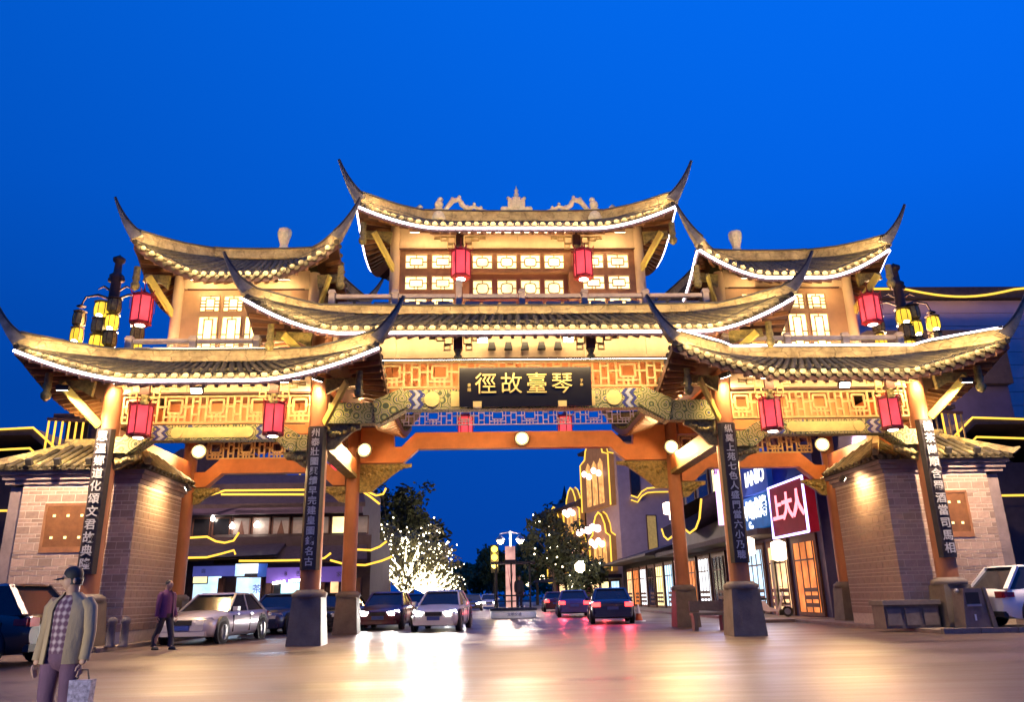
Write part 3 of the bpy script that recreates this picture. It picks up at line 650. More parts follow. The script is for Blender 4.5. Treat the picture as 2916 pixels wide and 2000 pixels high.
for sx, s, lab, zb in CP_:
    t = thing('couplet_board', 'tall black board of silver characters, '+lab, 'sign', (sx, -.30, zb), 0, 'couplet boards on the front columns')
    part(MB().add([(-.27,.10,0),(-.19,-.02,0),(0,-.065,0),(.19,-.02,0),(.27,.10,0),(-.27,.10,4),(-.19,-.02,4),(0,-.065,4),(.19,-.02,4),(.27,.10,4),(.2,.14,0),(-.2,.14,0),(.2,.14,4),(-.2,.14,4)],
      [(0,1,6,5),(1,2,7,6),(2,3,8,7),(3,4,9,8),(4,10,12,9),(10,11,13,12),(11,0,5,13),(5,6,7,8,9,12,13),(4,3,2,1,0,11,10)]), 'board', M_cboard, t)
    n = len(s); st = 3.86/n
    for k, ch in enumerate(s):
        text(ch, min(.31, st*.9), M_ink, t, (0, -.078, 3.93-st*(k+.5)), (PI/2,0,0), .008, bold=.004, name='character')
# ------------------------------------------------------------------ red lanterns
def lantern():
    t = thing('red_lantern', 'red lantern', 'lantern', (0,0,0), 0, 'red hexagonal lanterns on the gate')
    R_, H_ = .30, .84
    hexp = [(R_*math.cos(PI/6+k*PI/3), R_*math.sin(PI/6+k*PI/3)) for k in range(6)]
    for k in range(6):
        a, b = hexp[k], hexp[(k+1) % 6]; m = .94
        def q(f, z): return (a[0]*(1-f)*m+b[0]*f*m, a[1]*(1-f)*m+b[1]*f*m, z)
        part(MB().quad(q(.04,-H_/2), q(.96,-H_/2), q(.96,H_/2), q(.04,H_/2)).quad(*[(x*.95, y*.95, z) for x, y, z in (q(.04,-H_/2), q(.04,H_/2), q(.96,H_/2), q(.96,-H_/2))]), 'silk_panel', M_lan, t)
    f = MB()
    for k in range(6):
        a, b = hexp[k], hexp[(k+1) % 6]
        f.tube([(a[0], a[1], -H_/2-.04), (a[0], a[1], H_/2+.04)], .022, 6)
        for z in (-H_/2, H_/2): f.bar((a[0], a[1], z), (b[0], b[1], z), .035, .05)
    part(f, 'frame', M_red, t)
    c = MB().lathe([(.33,0),(.27,.05),(.12,.10),(.05,.16),(.02,.24)], (0,0,H_/2+.03), 6, False)
    for x, y in hexp: c.tube([(x*.8,y*.8,H_/2+.06),(x*1.1,y*1.1,H_/2+.06),(x*1.3,y*1.3,H_/2+.16)], [.03,.025,.01], 5)
    part(c, 'cap', M_red, t)
    part(MB().lathe([(.20,-.07),(.29,-.05),(.30,0)], (0,0,-H_/2-.0), 6, False), 'base_ring', M_red, t)
    part(MB().lathe([(.001,-.02),(.12,-.01),(.14,0)], (0,0,-H_/2-.08), 12), 'light_opening', M_bulbw, t)
    tz = MB()
    for x, y in hexp: tz.tube([(x*1.2,y*1.2,H_/2+.12),(x*1.2,y*1.2,-.05)], .008, 4)
    tz.tube([(0,0,H_/2+.2),(0,0,H_/2+.5)], .015, 5)
    part(tz, 'cord', M_red, t, kind='stuff')
    return t
L0 = lantern()
LN = [((-10.77,-.9,5.50), 'outer left bay, beside the leftmost column', 0), ((-7.08,-.9,5.50), 'left bay, next to the inner column', .2), ((7.11,-.9,5.48), 'right bay, next to the inner column', .1), ((10.64,-.9,5.48), 'outer right bay, beside the rightmost column', .5),
      ((-1.88,.9,11.02), 'left of the pair before the top storey windows', .52), ((2.14,.9,11.0), 'right of the pair before the top storey windows', .1), ((-11.95,.9,9.48), 'hung beside the left upper storey, near the black lamp mast', .2), ((11.55,.9,9.37), 'hung beside the right upper storey, before the grey building', .0),
      ((-1.88,8.7,7.25), 'left of the two seen behind the arched beam', .4), ((2.2,8.7,7.2), 'right of the two seen behind the arched beam', .1), ((-7.0,8.5,5.75), 'hung behind the inner left column over the kerb', .3)]
for i, (p, lab, rz) in enumerate(LN):
    lb = 'red silk lantern, '+lab
    l = L0 if i == 0 else dup(L0, p, rz, lb)
    l.location = p; l.rotation_euler = (0,0,rz); l['label'] = lb
    if i in (4, 5, 6, 7): l.scale = (1.05,1.05,1.05)
# ------------------------------------------------------------------ lamps of the gate, with added bars and spotlights
def globe(x, y, z, lab, power, aim, col=AMB, shade=True):
    t = thing('floodlight', lab, 'floodlight', (x, y, z), 0, 'round floodlights on the beams')
    a = Vector(aim).normalized()
    h = MB().lathe([(.09,-.30),(.19,-.22),(.27,-.02),(.29,.0),(.25,.0),(.2,-.1),(.02,-.14)], (0,0,0), 16)
    o = part(h, 'housing', M_housing, t); o.rotation_euler = a.to_track_quat('Z', 'Y').to_euler()
    o = part(MB().ball((0,0,-.02), .17, 12), 'bulb', M_bulb, t); o.rotation_euler = a.to_track_quat('Z', 'Y').to_euler()
    part(MB().tube([tuple(-a*.28), tuple(-a*.28+Vector((0,0,-.35)))], .035, 6), 'bracket', M_housing, t)
    lamp('SPOT', 'floodlight_lamp', t, a*.30, power*.55, col, a, .18, 125, 1)
    return t
globe(-11.45, 5.75, 5.82, 'round amber floodlight over the back column of the left bay', 3000, (.65,-1,-.55))
globe(-5.5, 5.75, 5.80, 'round amber floodlight left of the roadway, over the arched beam end', 4500, (.55,-1,-.5))
globe(5.8, 5.75, 5.78, 'round amber floodlight right of the roadway, over the arched beam end', 4500, (-.55,-1,-.5))
globe(11.5, 5.75, 5.80, 'round amber floodlight over the back column of the right bay', 3000, (-.65,-1,-.55))
globe(.27, 5.95, 6.20, 'small amber floodlight at the middle of the arched beam over the road', 3500, (0,-1,-.5))
FLN = [0]
def flood(x, y, z, aim, power, lab, col=WARM, angle=110, w=.16, blend=.8):
    t = thing('spotlight', lab, 'spotlight', (x, y, z), 0, 'small spotlights lighting the gate')
    a = Vector(aim).normalized(); rot = a.to_track_quat('-Z', 'Y').to_euler()
    o = part(MB().box(-w,w,-.09,.09,0,.12), 'housing', M_housing, t); o.rotation_euler = rot
    o = part(MB().box(-w+.02,w-.02,-.07,.07,-.012,-.002), 'lens', M_bulbw, t); o.rotation_euler = rot
    lamp('SPOT', 'spotlight_lamp', t, a*.05, power, col, a, .06, angle, blend)
def bar(x0, x1, y, z, aim, power, lab, col=WARM, z1=None, y1=None, th=.03):
    # light bar added to wash the gate: channel, lens and its lamp
    A = Vector((x0, y, z)); B_ = Vector((x1, y if y1 is None else y1, z if z1 is None else z1)); c = (A+B_)/2; L = (B_-A).length
    t = thing('added_light_bar', lab, 'added light', c, 0, 'added light bars on the gate')
    X_ = (B_-A).normalized(); a = Vector(aim); a = (a-X_*a.dot(X_)).normalized(); Y_ = (-a).cross(X_)
    rot = Matrix((X_, Y_, -a)).transposed().to_euler()
    o = part(MB().box(-L/2,L/2,-th/2,th/2,.0,th), 'channel', M_housing, t); o.rotation_euler = rot
    o = part(MB().box(-L/2+.01,L/2-.01,-th*.4,th*.4,-.006,-.001), 'lens', M_bulbw, t); o.rotation_euler = rot
    l = lamp('AREA', 'added_bar_lamp', t, a*.02, power, col, a, L, sy=.04); l.rotation_euler = rot; return t
def eave_bars(cx, hw, flat, yf, z0, lift, power, lab, aim=(0,1,.5)):
    y, z = yf-.25, z0+.08; k = (hw*.92-flat)/(2*hw*.92)
    bar(cx-flat, cx+flat, y, z, aim, power*(1-2*k), 'added light bar along the %s, straight middle length' % lab, th=.02)
    for s in (-1, 1):
        p0, p1 = cx+s*flat, cx+s*hw*.92; zz = z0+lift*.80+.1
        q = 'left' if s < 0 else 'right'
        if s > 0: bar(p0, p1, y, z, aim, power*k*1.3, 'added light bar along the %s, rising right end' % lab, z1=zz, y1=y-.08, th=.02)
        else: bar(p1, p0, y-.08, zz, aim, power*k*1.3, 'added light bar along the %s, rising left end' % lab, z1=z, y1=y, th=.02)
eave_bars(-8.95, 4.9, 1.9, -1.9, 6.44, .85, 250, 'left wing eave'); eave_bars(8.95, 4.85, 1.9, -1.9, 6.42, .85, 250, 'right wing eave')
eave_bars(0, 8.05, 5.5, -1.3, 7.98, 1.0, 420, 'middle eave'); eave_bars(0, 5.25, 2.8, .6, 12.25, .72, 300, 'top eave', (0,1,.6))
eave_bars(-8.97, 3.2, 1.1, .4, 10.42, 1.08, 200, 'upper left wing eave', (0,1,.6)); eave_bars(9.0, 3.15, 1.1, .4, 10.38, .92, 200, 'upper right wing eave', (0,1,.6))
for s in (-1, 1):
    nm = 'left' if s < 0 else 'right'
    X = lambda a, b: sorted((s*a, s*b))
    for x, w in ((7.6, 'inner'), (10.4, 'outer')): flood(s*x, .25, 7.42, (0, 1, 1.25), 420, 'small spotlight behind the %s balustrade, %s of the two' % (nm, w))
    flood(s*12.0, -.62, 6.70, (-s*.5, .25, -1), 420, 'small spotlight above the outermost %s column, under the eave' % nm, angle=150)
    flood(s*6.0, -.62, 6.70, (s*.4, .25, -1), 420, 'small spotlight above the inner %s column, under the wing eave' % nm, angle=150)
    bar(*X(6.4, 11.6), -1.0, 6.62, (0, .9, -.45), 62, 'added light bar under the %s wing eave, turned to the cream boards' % nm)
    bar(*X(6.6, 11.4), -1.45, 6.42, (0, .62, -1), 85, 'added light bar under the %s wing eave near its edge, turned down to the painted beam' % nm)
    bar(*X(7.4, 10.6), 1.0, 10.55, (0, .9, -.6), 75, 'added light bar under the upper eave of the %s wing' % nm)
    bar(*X(6.6, 11.4), .9, 5.75, (0, 1, .30), 240, 'added light bar behind the painted beam of the %s bay' % nm, AMB)
    flood(s*12.7, -1.5, 6.25, (s*.10, .50, -1), 2600, 'added spotlight at the outer end of the %s wing eave, turned to the brick lodge' % nm, (1,.70,.45), 125)  # added to throw warm light on the lodge front
    flood(s*9.0, -1.75, 6.12, (0, -1.1, -.75), 1500, 'added spotlight under the middle of the %s wing eave, turned down to the ground' % nm, (1,.58,.42), 112, blend=1)  # added to light the ground before the wing
bar(-5.6, 5.6, -.62, 8.10, (0, .85, -.55), 115, 'added light bar under the middle eave, turned to the cream boards')
bar(-5.4, 5.4, -.95, 7.19, (0, .50, -1), 250, 'added light bar below the cream boards, turned down to the fretwork and name board')
bar(-3.6, 3.7, 1.25, 12.36, (0, .8, -.7), 90, 'added light bar under the top eave')
bar(-3.9, 4.0, .62, 9.02, (0, 1, .9), 150, 'added light bar behind the middle balustrade, turned up to the top storey')
bar(-5.2, 5.2, .9, 6.55, (0, 1, .32), 420, 'added light bar behind the painted beam over the road', AMB)
for s in (-1, 1):
    nm = 'left' if s < 0 else 'right'
    flood(s*(12.9 if s < 0 else 14.3), 8.6, 6.3, (s*.45 if s < 0 else .8, 1, .25), 1500 if s < 0 else 1200, 'added spotlight behind the %s wing eave, turned to the houses beyond' % nm, (1,.62,.52), 140)  # added spill light for the hall and houses beyond
    if s < 0: flood(s*8.5, 8.6, 6.1, (0, 1, -.1), 700, 'added spotlight behind the middle of the %s wing eave' % nm, (1,.62,.45), 140)  # added too, for the street behind the left wing
flood(-1.2, -1.15, 7.72, (0, -1.1, -.85), 1700, 'added spotlight under the middle eave left of centre, turned down to the road', (1,.60,.45), 112, blend=1)  # this one and the next are added to brighten the road
flood(1.3, -1.15, 7.72, (0, -1.1, -.85), 1700, 'added spotlight under the middle eave right of centre, turned down to the road', (1,.60,.45), 112, blend=1)
# warm strips lying on top of the wing ridges, behind the balustrade
for x0, x1, lab in ((-11.5, -6.4, 'left'), (6.4, 11.5, 'right')):
    o = MB().tube([(x0, -.55, 7.70), (x1, -.55, 7.70)], .03, 8).build('strip_lamp', M_ledw); tag(o, 'warm white strip lamp along the top ridge of the %s wing roof' % lab, 'lamp', 'strip lamps on the ridges')
# ------------------------------------------------------------------ brick lodges
M_brick = mat('lodge_brick', (.37,.26,.205), .8, .2, 6, .3, 40, island=.28)
M_mortar = mat('mortar', (.64,.54,.43), .9, .15, 8, .2, 40)
M_smooth = mat('grey_render', (.26,.20,.19), .8, .2, 3, .2, 30)
def lodge(x0, x1, y0, y1, side, lab):
    # side = +1: the flank facing the roadway is on +x
    t = thing('brick_lodge', lab, 'lodge', (x0, y0, GZ), 0, 'brick lodges beside the gate')
    w, d, zt = x1-x0, y1-y0, 4.55
    part(MB().box(0, w, 0, d, 0, zt), 'wall', M_mortar, t)
    # window opening position on the front
    wx0, wx1 = (.72, 2.1) if side > 0 else (w-1.95, w-.75); wz0, wz1 = 2.6, 4.0
    courses = []; z = .42; k = 0
    while z < zt-.1:
        h = (.20, .085, .085)[k % 3] if k % 6 < 3 else (.20, .12, .085)[k % 3]
        courses.append((z, h)); z += h+.022; k += 1
    cache = {}; n = 0; rest = MB()
    for ci, (z, h) in enumerate(courses):
        bw = .385; off = (ci % 2)*bw/2; x = -off
        while x < w:
            a, b = max(0, x), min(w, x+bw-.02)
            segs = [(a, b)]
            if z+h > wz0-.02 and z < wz1+.02:
                segs = [(p, q) for p, q in ((a, min(b, wx0-.02)), (max(a, wx1+.02), b)) if q-p > .04]
            for p, q in segs:
                if q-p < .04: continue
                if h > .08 and n < 296:
                    key = (round(q-p, 3), h)
                    if key not in cache: cache[key] = MB().box(0, q-p, -.007, .01, 0, h).mesh('brick', M_brick)
                    link(cache[key], 'brick', t, (p, rnd.uniform(-.0015,.0015), z)); n += 1
                else: rest.box(p, q, -.007, .01, z, z+h)
            x += bw
        # flank courses, long thin bricks
        xs = w if side > 0 else 0; y = (ci % 2)*.2
        yy = 0
        while yy < d:
            c, e = yy+.0, min(d, yy+.385-.02-(.19 if yy == 0 and ci % 2 else 0))
            rest.box(xs-.01 if side > 0 else xs-.007, xs+.007 if side > 0 else xs+.01, c, e, z, z+h); yy = e+.02
    part(rest, 'brickwork', M_brick, t, kind='stuff')
    # chamfered outer corner pier
    cx = 0 if side > 0 else w
    part(MB().box(cx-(.42 if side > 0 else 0), cx+(0 if side > 0 else .42), .12, d, 0, zt-.05), 'corner_pier', M_smooth, t)
    # stepped cornice
    for i, (e, z0, z1) in enumerate(((.06,zt,zt+.12),(.13,zt+.125,zt+.26),(.22,zt+.265,zt+.38))):
        part(MB().box(-e-.45*(side > 0), w+e+.45*(side < 0), -e, d+e, z0, z1), 'cornice', M_smooth, t)
    # window: recess, frame, shutters with studs
    f = part(MB().box(wx0, wx0+.08, -.03, .06, wz0, wz1).box(wx1-.08, wx1, -.03, .06, wz0, wz1).box(wx0+.08, wx1-.08, -.03, .06, wz0, wz0+.16).box(wx0+.08, wx1-.08, -.03, .06, wz1-.08, wz1), 'window', M_brown, t)
    part(MB().box(wx0+.08, wx1-.08, -.012, -.006, wz0+.16, wz1-.08), 'shutter', mat('shutter_wood', (.20,.085,.03), .5, .3, 4, .2, 20), f)
    for i in range(3):
        for j in range(2):
            part(MB().box(-.035,.035,-.02,0,-.035,.035), 'stud', M_paneG, f).location = (wx0+.3+i*(wx1-wx0-.6)/2, -.014, wz0+.42+j*.62)
    # tiled cap roof
    zr = zt+.38; e = .34; cxm, cym = w/2, d/2; X0, X1 = -e-.45*(side > 0), w+e+.45*(side < 0)
    rf = part(MB().add([(X0,-e,zr),(X1,-e,zr),(X1,d+e,zr),(X0,d+e,zr),(X0+1.1,cym-.2,zr+.95),(X1-1.1,cym-.2,zr+.95),(X1-1.1,cym+.2,zr+.95),(X0+1.1,cym+.2,zr+.95)],
      [(0,1,5,4),(1,2,6,5),(2,3,7,6),(3,0,4,7),(4,5,6,7),(3,2,1,0)]), 'roof', M_roofskin, t)
    nn = int((X1-X0)/.27)
    for i in range(nn):
        x = X0+.14+i*.27; f_ = min(1, (x-X0)/1.1, (X1-x)/1.1); b = Vector((x, -e+(cym-.2+e)*f_, zr+.95*f_))
        pts = [Vector((x, -e-.03, zr+.06)), Vector((x, -e, zr+.06)).lerp(b+Vector((0,0,.06)), .5), b+Vector((0,0,.06))]
        part(MB().tube(pts, .08, 7), 'tile_row', M_tile, rf)
    xs = X1 if side > 0 else X0; sg = -1 if side > 0 else 1; nn = int((d+2*e)/.3)
    for i in range(nn):
        y = -e+.15+i*.3; f_ = min(1, (y+e)/(cym+e-.2), (d+e-y)/(cym+e-.2))
        part(MB().tube([(xs-sg*.03, y, zr+.06), (xs+sg*1.1*f_, y, zr+.06+.95*f_)], .075, 7), 'tile_row', M_tile, rf)
    part(MB().sweep([(X0+.9,cym,zr+.92),(cxm,cym,zr+.9),(X1-.9,cym,zr+.92)], .2, .38), 'ridge', M_ridge, rf)
    for (ax, ay, bx_, by_) in ((X0,-e,X0+1.1,cym-.2),(X1,-e,X1-1.1,cym-.2)):
        part(MB().sweep([(bx_,by_,zr+.95),((ax+bx_)/2,(ay+by_)/2,zr+.5),(ax,ay,zr+.12),(ax+(ax-bx_)*.12,ay-.15,zr+.28)], [.18,.18,.16,.06], [.2,.2,.18,.05]), 'hip_ridge', M_ridge, rf)
    return t
lodge(-14.65, -11.35, .85, 4.3, 1, 'grey brick lodge left of the gate, behind the outermost left column')
lodge(11.08, 14.3, .85, 4.3, -1, 'grey brick lodge right of the gate, beside the white car')
for s, xs in ((-1, (-14.3, -13.5, -12.6)), (1, (11.8, 12.9, 13.8))):
    for i, x in enumerate(xs): flood(x, .35, 4.62, (0, 1, .65), 230, 'roof spotlight on the %s lodge, %s' % ('left' if s < 0 else 'right', ('first','second','third')[i]+' from the left'), (1,.72,.25), 130, .08)
    flood(s*10.45, 2.2, 4.0, (s*1, 0, -.6), 260, 'added spotlight on the flank of the %s lodge beside the gate opening' % ('left' if s < 0 else 'right'), AMB, 140, .08)  # added to brighten the lodge flank
# stone ledges in front of the lodges
M_ledge = mat('ledge_stone', (.13,.105,.085), .6, .3, 3, .2, 25)
for x0, x1, lab in ((-14.6, -12.7, 'left of the outermost left column'), (9.9, 11.45, 'between the right columns, in front of the lodge flank')):
    t = thing('stone_ledge', 'long dark stone ledge with panels, '+lab, 'ledge', (x0, -.2, GZ+.1))
    L_ = x1-x0
    part(MB().box(0, L_, 0, .7, 0, .62), 'base', M_ledge, t)
    part(MB().box(-.05, L_+.05, -.08, .75, .62, .74), 'coping', M_stone, t)
    for i in range(3): part(MB().box(L_*i/3+.06, L_*(i+1)/3-.06, -.035, 0, .08, .52), 'panel', M_stone, t)
# ------------------------------------------------------------------ lantern masts behind the wings
M_yl = glow('mast_lantern_glass', (1,.66,.05), 1.3, .4)
M_mast = mat('mast_iron', (.055,.028,.022), .6, .3, 5, .3, 30)
def mast(x, y, ztop, tilt, lab, mir):
    t = thing('lantern_mast', lab, 'street lamp', (x, y, GZ), 0, 'lantern masts behind the wings')
    H_ = ztop-GZ
    part(MB().lathe([(.35,0),(.35,.6),(.22,.8),(.2,H_-4),(.26,H_-3.6),(.2,H_-2.2),(.17,H_-1.1),(.22,H_-1),(.26,H_-.85),(.14,H_-.75),(.12,H_-.35),(.2,H_-.28),(.22,H_-.16),(.06,H_-.05),(.01,H_)], (0,0,0), 12), 'pole', M_mast, t)
    b = MB()
    for s in (-1, 1):
        pts = [(s*.1,0,H_-1.75),(s*.55,-.05,H_-1.6),(s*.95,-.08,H_-1.7),(s*1.05,-.1,H_-2.0)]
        b.tube(pts, [.05,.05,.04,.03], 6); b.tube([(s*.1,0,H_-1.45),(s*.4,0,H_-1.25),(s*.6,0,H_-1.35)], [.05,.04,.02], 6)
        b.lathe([(.02,.1),(.16,.02),(.16,0),(.01,0)][::-1], (s*1.05,-.1,H_-2.08), 10)
        b.ball((s*.2,0,H_-1.0), .11, 8)
    part(b, 'scroll_arm', M_mast, t)
    def tier(cx, cy, z0, n, r, off):
        for i in range(n):
            z = z0-i*.62; lit = (i+off) % 2 == 0
            prof = [(r*.6,-.26),(r*.95,-.2),(r,0),(r*.9,.2),(r*.6,.26)]
            part(MB().lathe(prof, (cx, cy, z), 8, False), 'lamp_shade', M_yl if lit else M_carve, t)
            fr = MB()
            for k in range(8):
                a = 2*PI*k/8; fr.tube([(cx+q*1.02*math.cos(a), cy+q*1.02*math.sin(a), z+h) for q, h in prof], .014, 4)
            fr.lathe([(r*.7,.25),(r*1.1,.28),(r*.5,.34)], (cx, cy, z), 8, False)
            part(fr, 'shade_frame', M_mast, t)
            if lit: part(MB().ball((cx, cy-r*.5, z-.26), .10, 8), 'bulb', M_bulbw, t)
    lamp('POINT', 'mast_lamp', t, (0, .9, H_-3.2), 2000, (1,.62,.34), size=.3)
    tier(-1.05, -.1, H_-2.55, 3, .22, 1); tier(1.05, -.1, H_-2.5, 3, .24, 0)
    tier(-.18, -.35, H_-2.3, 4, .27, 0); tier(.22, -.32, H_-2.15, 4, .24, 1)
    return t
mast(-14.5, 4.2, 12.9, 0, 'dark ornate mast of glowing yellow lanterns behind the left wing', 1)
mast(14.55, 4.2, 12.5, 0, 'dark ornate mast of yellow lanterns behind the right wing, before the grey building', -1)
# ------------------------------------------------------------------ houses left and right behind the lodges
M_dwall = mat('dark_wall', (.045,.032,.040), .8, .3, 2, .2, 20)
M_pwall = mat('purple_grey_wall', (.20,.16,.22), .8, .15, 1.5, .1, 20)
M_rdark = mat('dark_roof', (.05,.035,.035), .75, .35, 5, .4, 12)
M_cream = mat('pink_render', (.42,.30,.29), .8, .12, 1.2, .1, 20)
M_warmi = glow('shop_light_warm', (1,.62,.30), 1.6, .4)
M_cooli = glow('shop_light_cool', (.55,.80,1), 1.5, .4)
M_cyan = glow('shop_screen', (.45,.92,1), 1.6, .15)
M_whitei = glow('lightbox_white', (.93,.97,1), 1.8)
M_glass = mat('dark_glass', (.02,.022,.03), .12, .2, 3)
M_curt = mat('curtain', (.40,.36,.33), .9, .3, 4, .1, 10)
def yellowline(pts, name='strip_light', r=.05, parent=None, m=None): return MB().tube(pts, r, 6).build(name, m or M_ledy, parent)
def rel(p, o): return Vector(p)-Vector(o)
def house_balcony(s, lab1, lab2):
    # small house whose roof edges carry yellow strip lights, with a slatted balcony
    o = Vector((s*18.4, 6.5, GZ))
    t = thing('house', lab1, 'house', o)
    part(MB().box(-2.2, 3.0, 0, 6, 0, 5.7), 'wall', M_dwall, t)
    part(MB().prism([(-3.0,5.6),(-1.0,7.3),(1.4,7.3),(4.0,5.2),(3.9,5.0),(1.3,7.05),(-.9,7.05),(-3.0,5.4)] if s > 0 else [(-x, z) for x, z in [(-3.0,5.6),(-1.0,7.3),(1.4,7.3),(4.0,5.2),(3.9,5.0),(1.3,7.05),(-.9,7.05),(-3.0,5.4)]][::-1], -.8, 6.5), 'roof', M_rdark, t)
    for dz in (0, -.75):
        pts = [(s*-2.2,-.86,6.3+dz),(s*-1.0,-.86,7.3+dz),(s*1.4,-.86,7.2+dz),(s*4.0,-.86,5.25+dz)]
        yellowline(pts, r=.04, parent=t)
    yellowline([(-3.2,-.9,4.35),(3.2,-.9,4.35)], r=.04, parent=t)
    b = thing('slatted_balcony', lab2, 'balcony', (s*15.35, 4.6, 5.2))
    part(MB().box(-1.0,1.0,0,1.4,-.35,-.05), 'floor', M_wood, b)
    part(MB().bar((-1.0,0,1.62),(1.0,0,1.50),.12,.1).bar((-1.0,0,.05),(1.0,0,.0),.1,.1), 'rail', M_wood, b)
    part(MB().box(-1.02,1.02,.35,1.4,1.75,1.9), 'canopy', M_rdark, b)
    part(MB().box(-.98,.98,1.2,1.35,-.05,1.75), 'wall', M_dwall, b)
    for i in range(9): part(MB().bar((-.95+i*.237,0,0),(-.95+i*.237,0,1.56),.05,.05), 'slat', M_ledy if s < 0 or i % 2 else M_fret, b)
house_balcony(-1, 'dark house with yellow lit roof edges at the left border behind the brick lodge', 'slatted balcony outlined in yellow light behind the left lodge')
house_balcony(1, 'dark low house half hidden behind the right brick lodge', 'slatted balcony outlined in yellow light behind the right lodge')
# the big clad hall on the right
t = thing('clad_hall', 'large windowless hall in purple grey cladding behind the right wing', 'building', (15.2, 12.0, GZ))
M_clad = mat('cladding', (.66,.47,.46), .55, .08, 1, .05, 10, island=.05)
for i in range(22):
    a = i*.66; part(MB().box(0, 30, .0, .12, a+.012, a+.648), 'cladding_panel', M_clad, t)
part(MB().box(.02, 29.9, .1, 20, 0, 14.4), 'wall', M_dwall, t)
part(MB().box(-.3, 30.3, -.35, 20, 14.54, 15.1), 'parapet', M_rdark, t)
yellowline([(x*.5, -.42, 14.98-.42*max(0, math.sin((x*.5-4)*.55))*(1 if 4 < x*.5 < 9.7 else 0)) for x in range(60)], r=.055, parent=t)
part(MB().box(6.2, 6.4, -.1, -.0, 1, 9.4), 'drain_pipe', M_metal, t)
pw = thing('power_pole', 'dark pole with wires and brackets in front of the clad hall', 'pole', (17.9, 7.0, GZ))
part(MB().tube([(0,0,0),(0,0,6.6)], .06, 8), 'pole', M_dark, pw)
w_ = MB()
for a in range(5): w_.tube([(-.9+.4*a,0,5.2+.25*(a % 3)),(-.9+.4*a,-.02,6.4+.2*(a % 2))], .025, 5)
w_.bar((-1.3,0,5.5),(1.3,0,5.7),.06,.06); w_.tube([(-1.2,0,5.6),(-2.2,0,4.2),(-2.6,.2,2.4)], .02, 4); w_.tube([(.6,0,5.6),(1.4,0,3.6),(2.8,.2,3.0)], .02, 4)
part(w_, 'cross_arm', M_dark, pw)
sh = thing('roadside_shed', 'dark flat-roofed shed beyond the white car', 'shed', (16.3, 9.3, GZ))
part(MB().box(0,6,0,2.4,0,3.3), 'wall', M_dwall, sh); part(MB().box(-.2,6.2,-.5,2.5,3.31,3.5), 'roof', M_rdark, sh)
part(MB().box(.5,5.5,-.04,-.001,2.0,3.1), 'window', M_glass, sh)
# ------------------------------------------------------------------ restaurant on the left
RX, RY = -15.2, 13.2
t = thing('restaurant', 'two-storey restaurant with yellow lit eaves behind the left bay', 'building', (RX, RY, GZ))
def lx(px, py): p = at(px, py, RY); return p.x-RX, p.z-GZ
z = lambda py: lx(700, py)[1]
xr = lx(1045, 1600)[0]
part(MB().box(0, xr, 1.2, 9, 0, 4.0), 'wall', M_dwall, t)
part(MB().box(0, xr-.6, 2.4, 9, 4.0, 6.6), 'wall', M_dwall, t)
# skirting roof between the storeys, two lengths that overlap
sk = part(MB().add([(0,-.4,2.95),(5.0,-.4,3.10),(5.0,2.3,4.1),(0,2.3,4.1)],[(0,1,2,3)]).add([(0,-.4,2.85),(5.0,-.4,3.0),(5.0,2.3,4.0),(0,2.3,4.0)],[(3,2,1,0)]), 'awning_roof', M_rdark, t)
part(MB().add([(2.2,.0,2.85),(xr,.0,2.85),(xr-.4,2.3,4.2),(1.4,2.3,4.2)],[(0,1,2,3)]).add([(2.2,.0,2.75),(xr,.0,2.75),(xr-.4,2.3,4.1),(1.4,2.3,4.1)],[(3,2,1,0)]), 'awning_roof', M_rdark, t)
yl = lambda *pts, **k: yellowline([(lx(a, b)[0], -.5 if len(k) == 0 else k['y'], lx(a, b)[1]) for a, b in pts], r=.045, parent=t)
yl((520,1592),(600,1590),(640,1580),(676,1570),(680,1582)); yl((690,1560+40),(740,1600),(905,1597),(930,1592),(948,1578)); yl((946,1598),(990,1610),(1045,1612),(1090,1600),(1120,1588))
yl((520,1537),(600,1532),(625,1545),(650,1549),(675,1543),(690,1520)); yl((1020,1568),(1060,1570),(1085,1560),(1105,1545)); yl((525,1408),(560,1418),(600,1418),(650,1402),(890,1400)); yl((640,1413),(890,1413))
yl((1030,1400),(1060,1420),(1085,1440)); yl((1035,1398),(1075,1416),(1095,1412),(1103,1395))
# upper roof and upper floor windows
part(MB().add([(-.4,1.6,5.55),(xr-.4,1.6,5.55),(xr-1.2,4.4,7.3),(0,4.4,7.3),(-.4,1.6,5.35),(xr-.4,1.6,5.35),(xr-1.2,4.4,7.2),(0,4.4,7.2)],[(0,1,2,3),(7,6,5,4),(0,4,5,1),(1,5,6,2),(3,7,4,0)]), 'roof', M_rdark, t)
part(MB().box(0, xr-.5, 1.5, 1.65, 5.05, 5.34), 'fascia', mat('dark_purple_board', (.05,.03,.075), .6, .2, 2), t)
for i in range(9):
    a = .3+i*.93; b = a+.84
    f = part(MB().box(a, a+.05, 2.28, 2.4, 4.12, 5.0).box(b-.05, b, 2.28, 2.4, 4.12, 5.0).box(a+.05, b-.05, 2.28, 2.4, 4.12, 4.17).box(a+.05, b-.05, 2.28, 2.4, 4.95, 5.0), 'window', M_wood, t)
    part(MB().box(a+.05, b-.05, 2.34, 2.36, 4.17, 4.95), 'pane', M_glass if i < 2 else (M_paneG if i == 7 else mat('dim_interior', (.20,.17,.16), .6, .3, 3, emit=(.5,.40,.36), estr=.16)), f)
    if i in (2, 4, 6): part(MB().prism([(a+.25,4.18),(a+.42,4.85),(a+.6,4.18)], 2.30, 2.335), 'curtain', M_curt if i == 6 else M_wood, f)
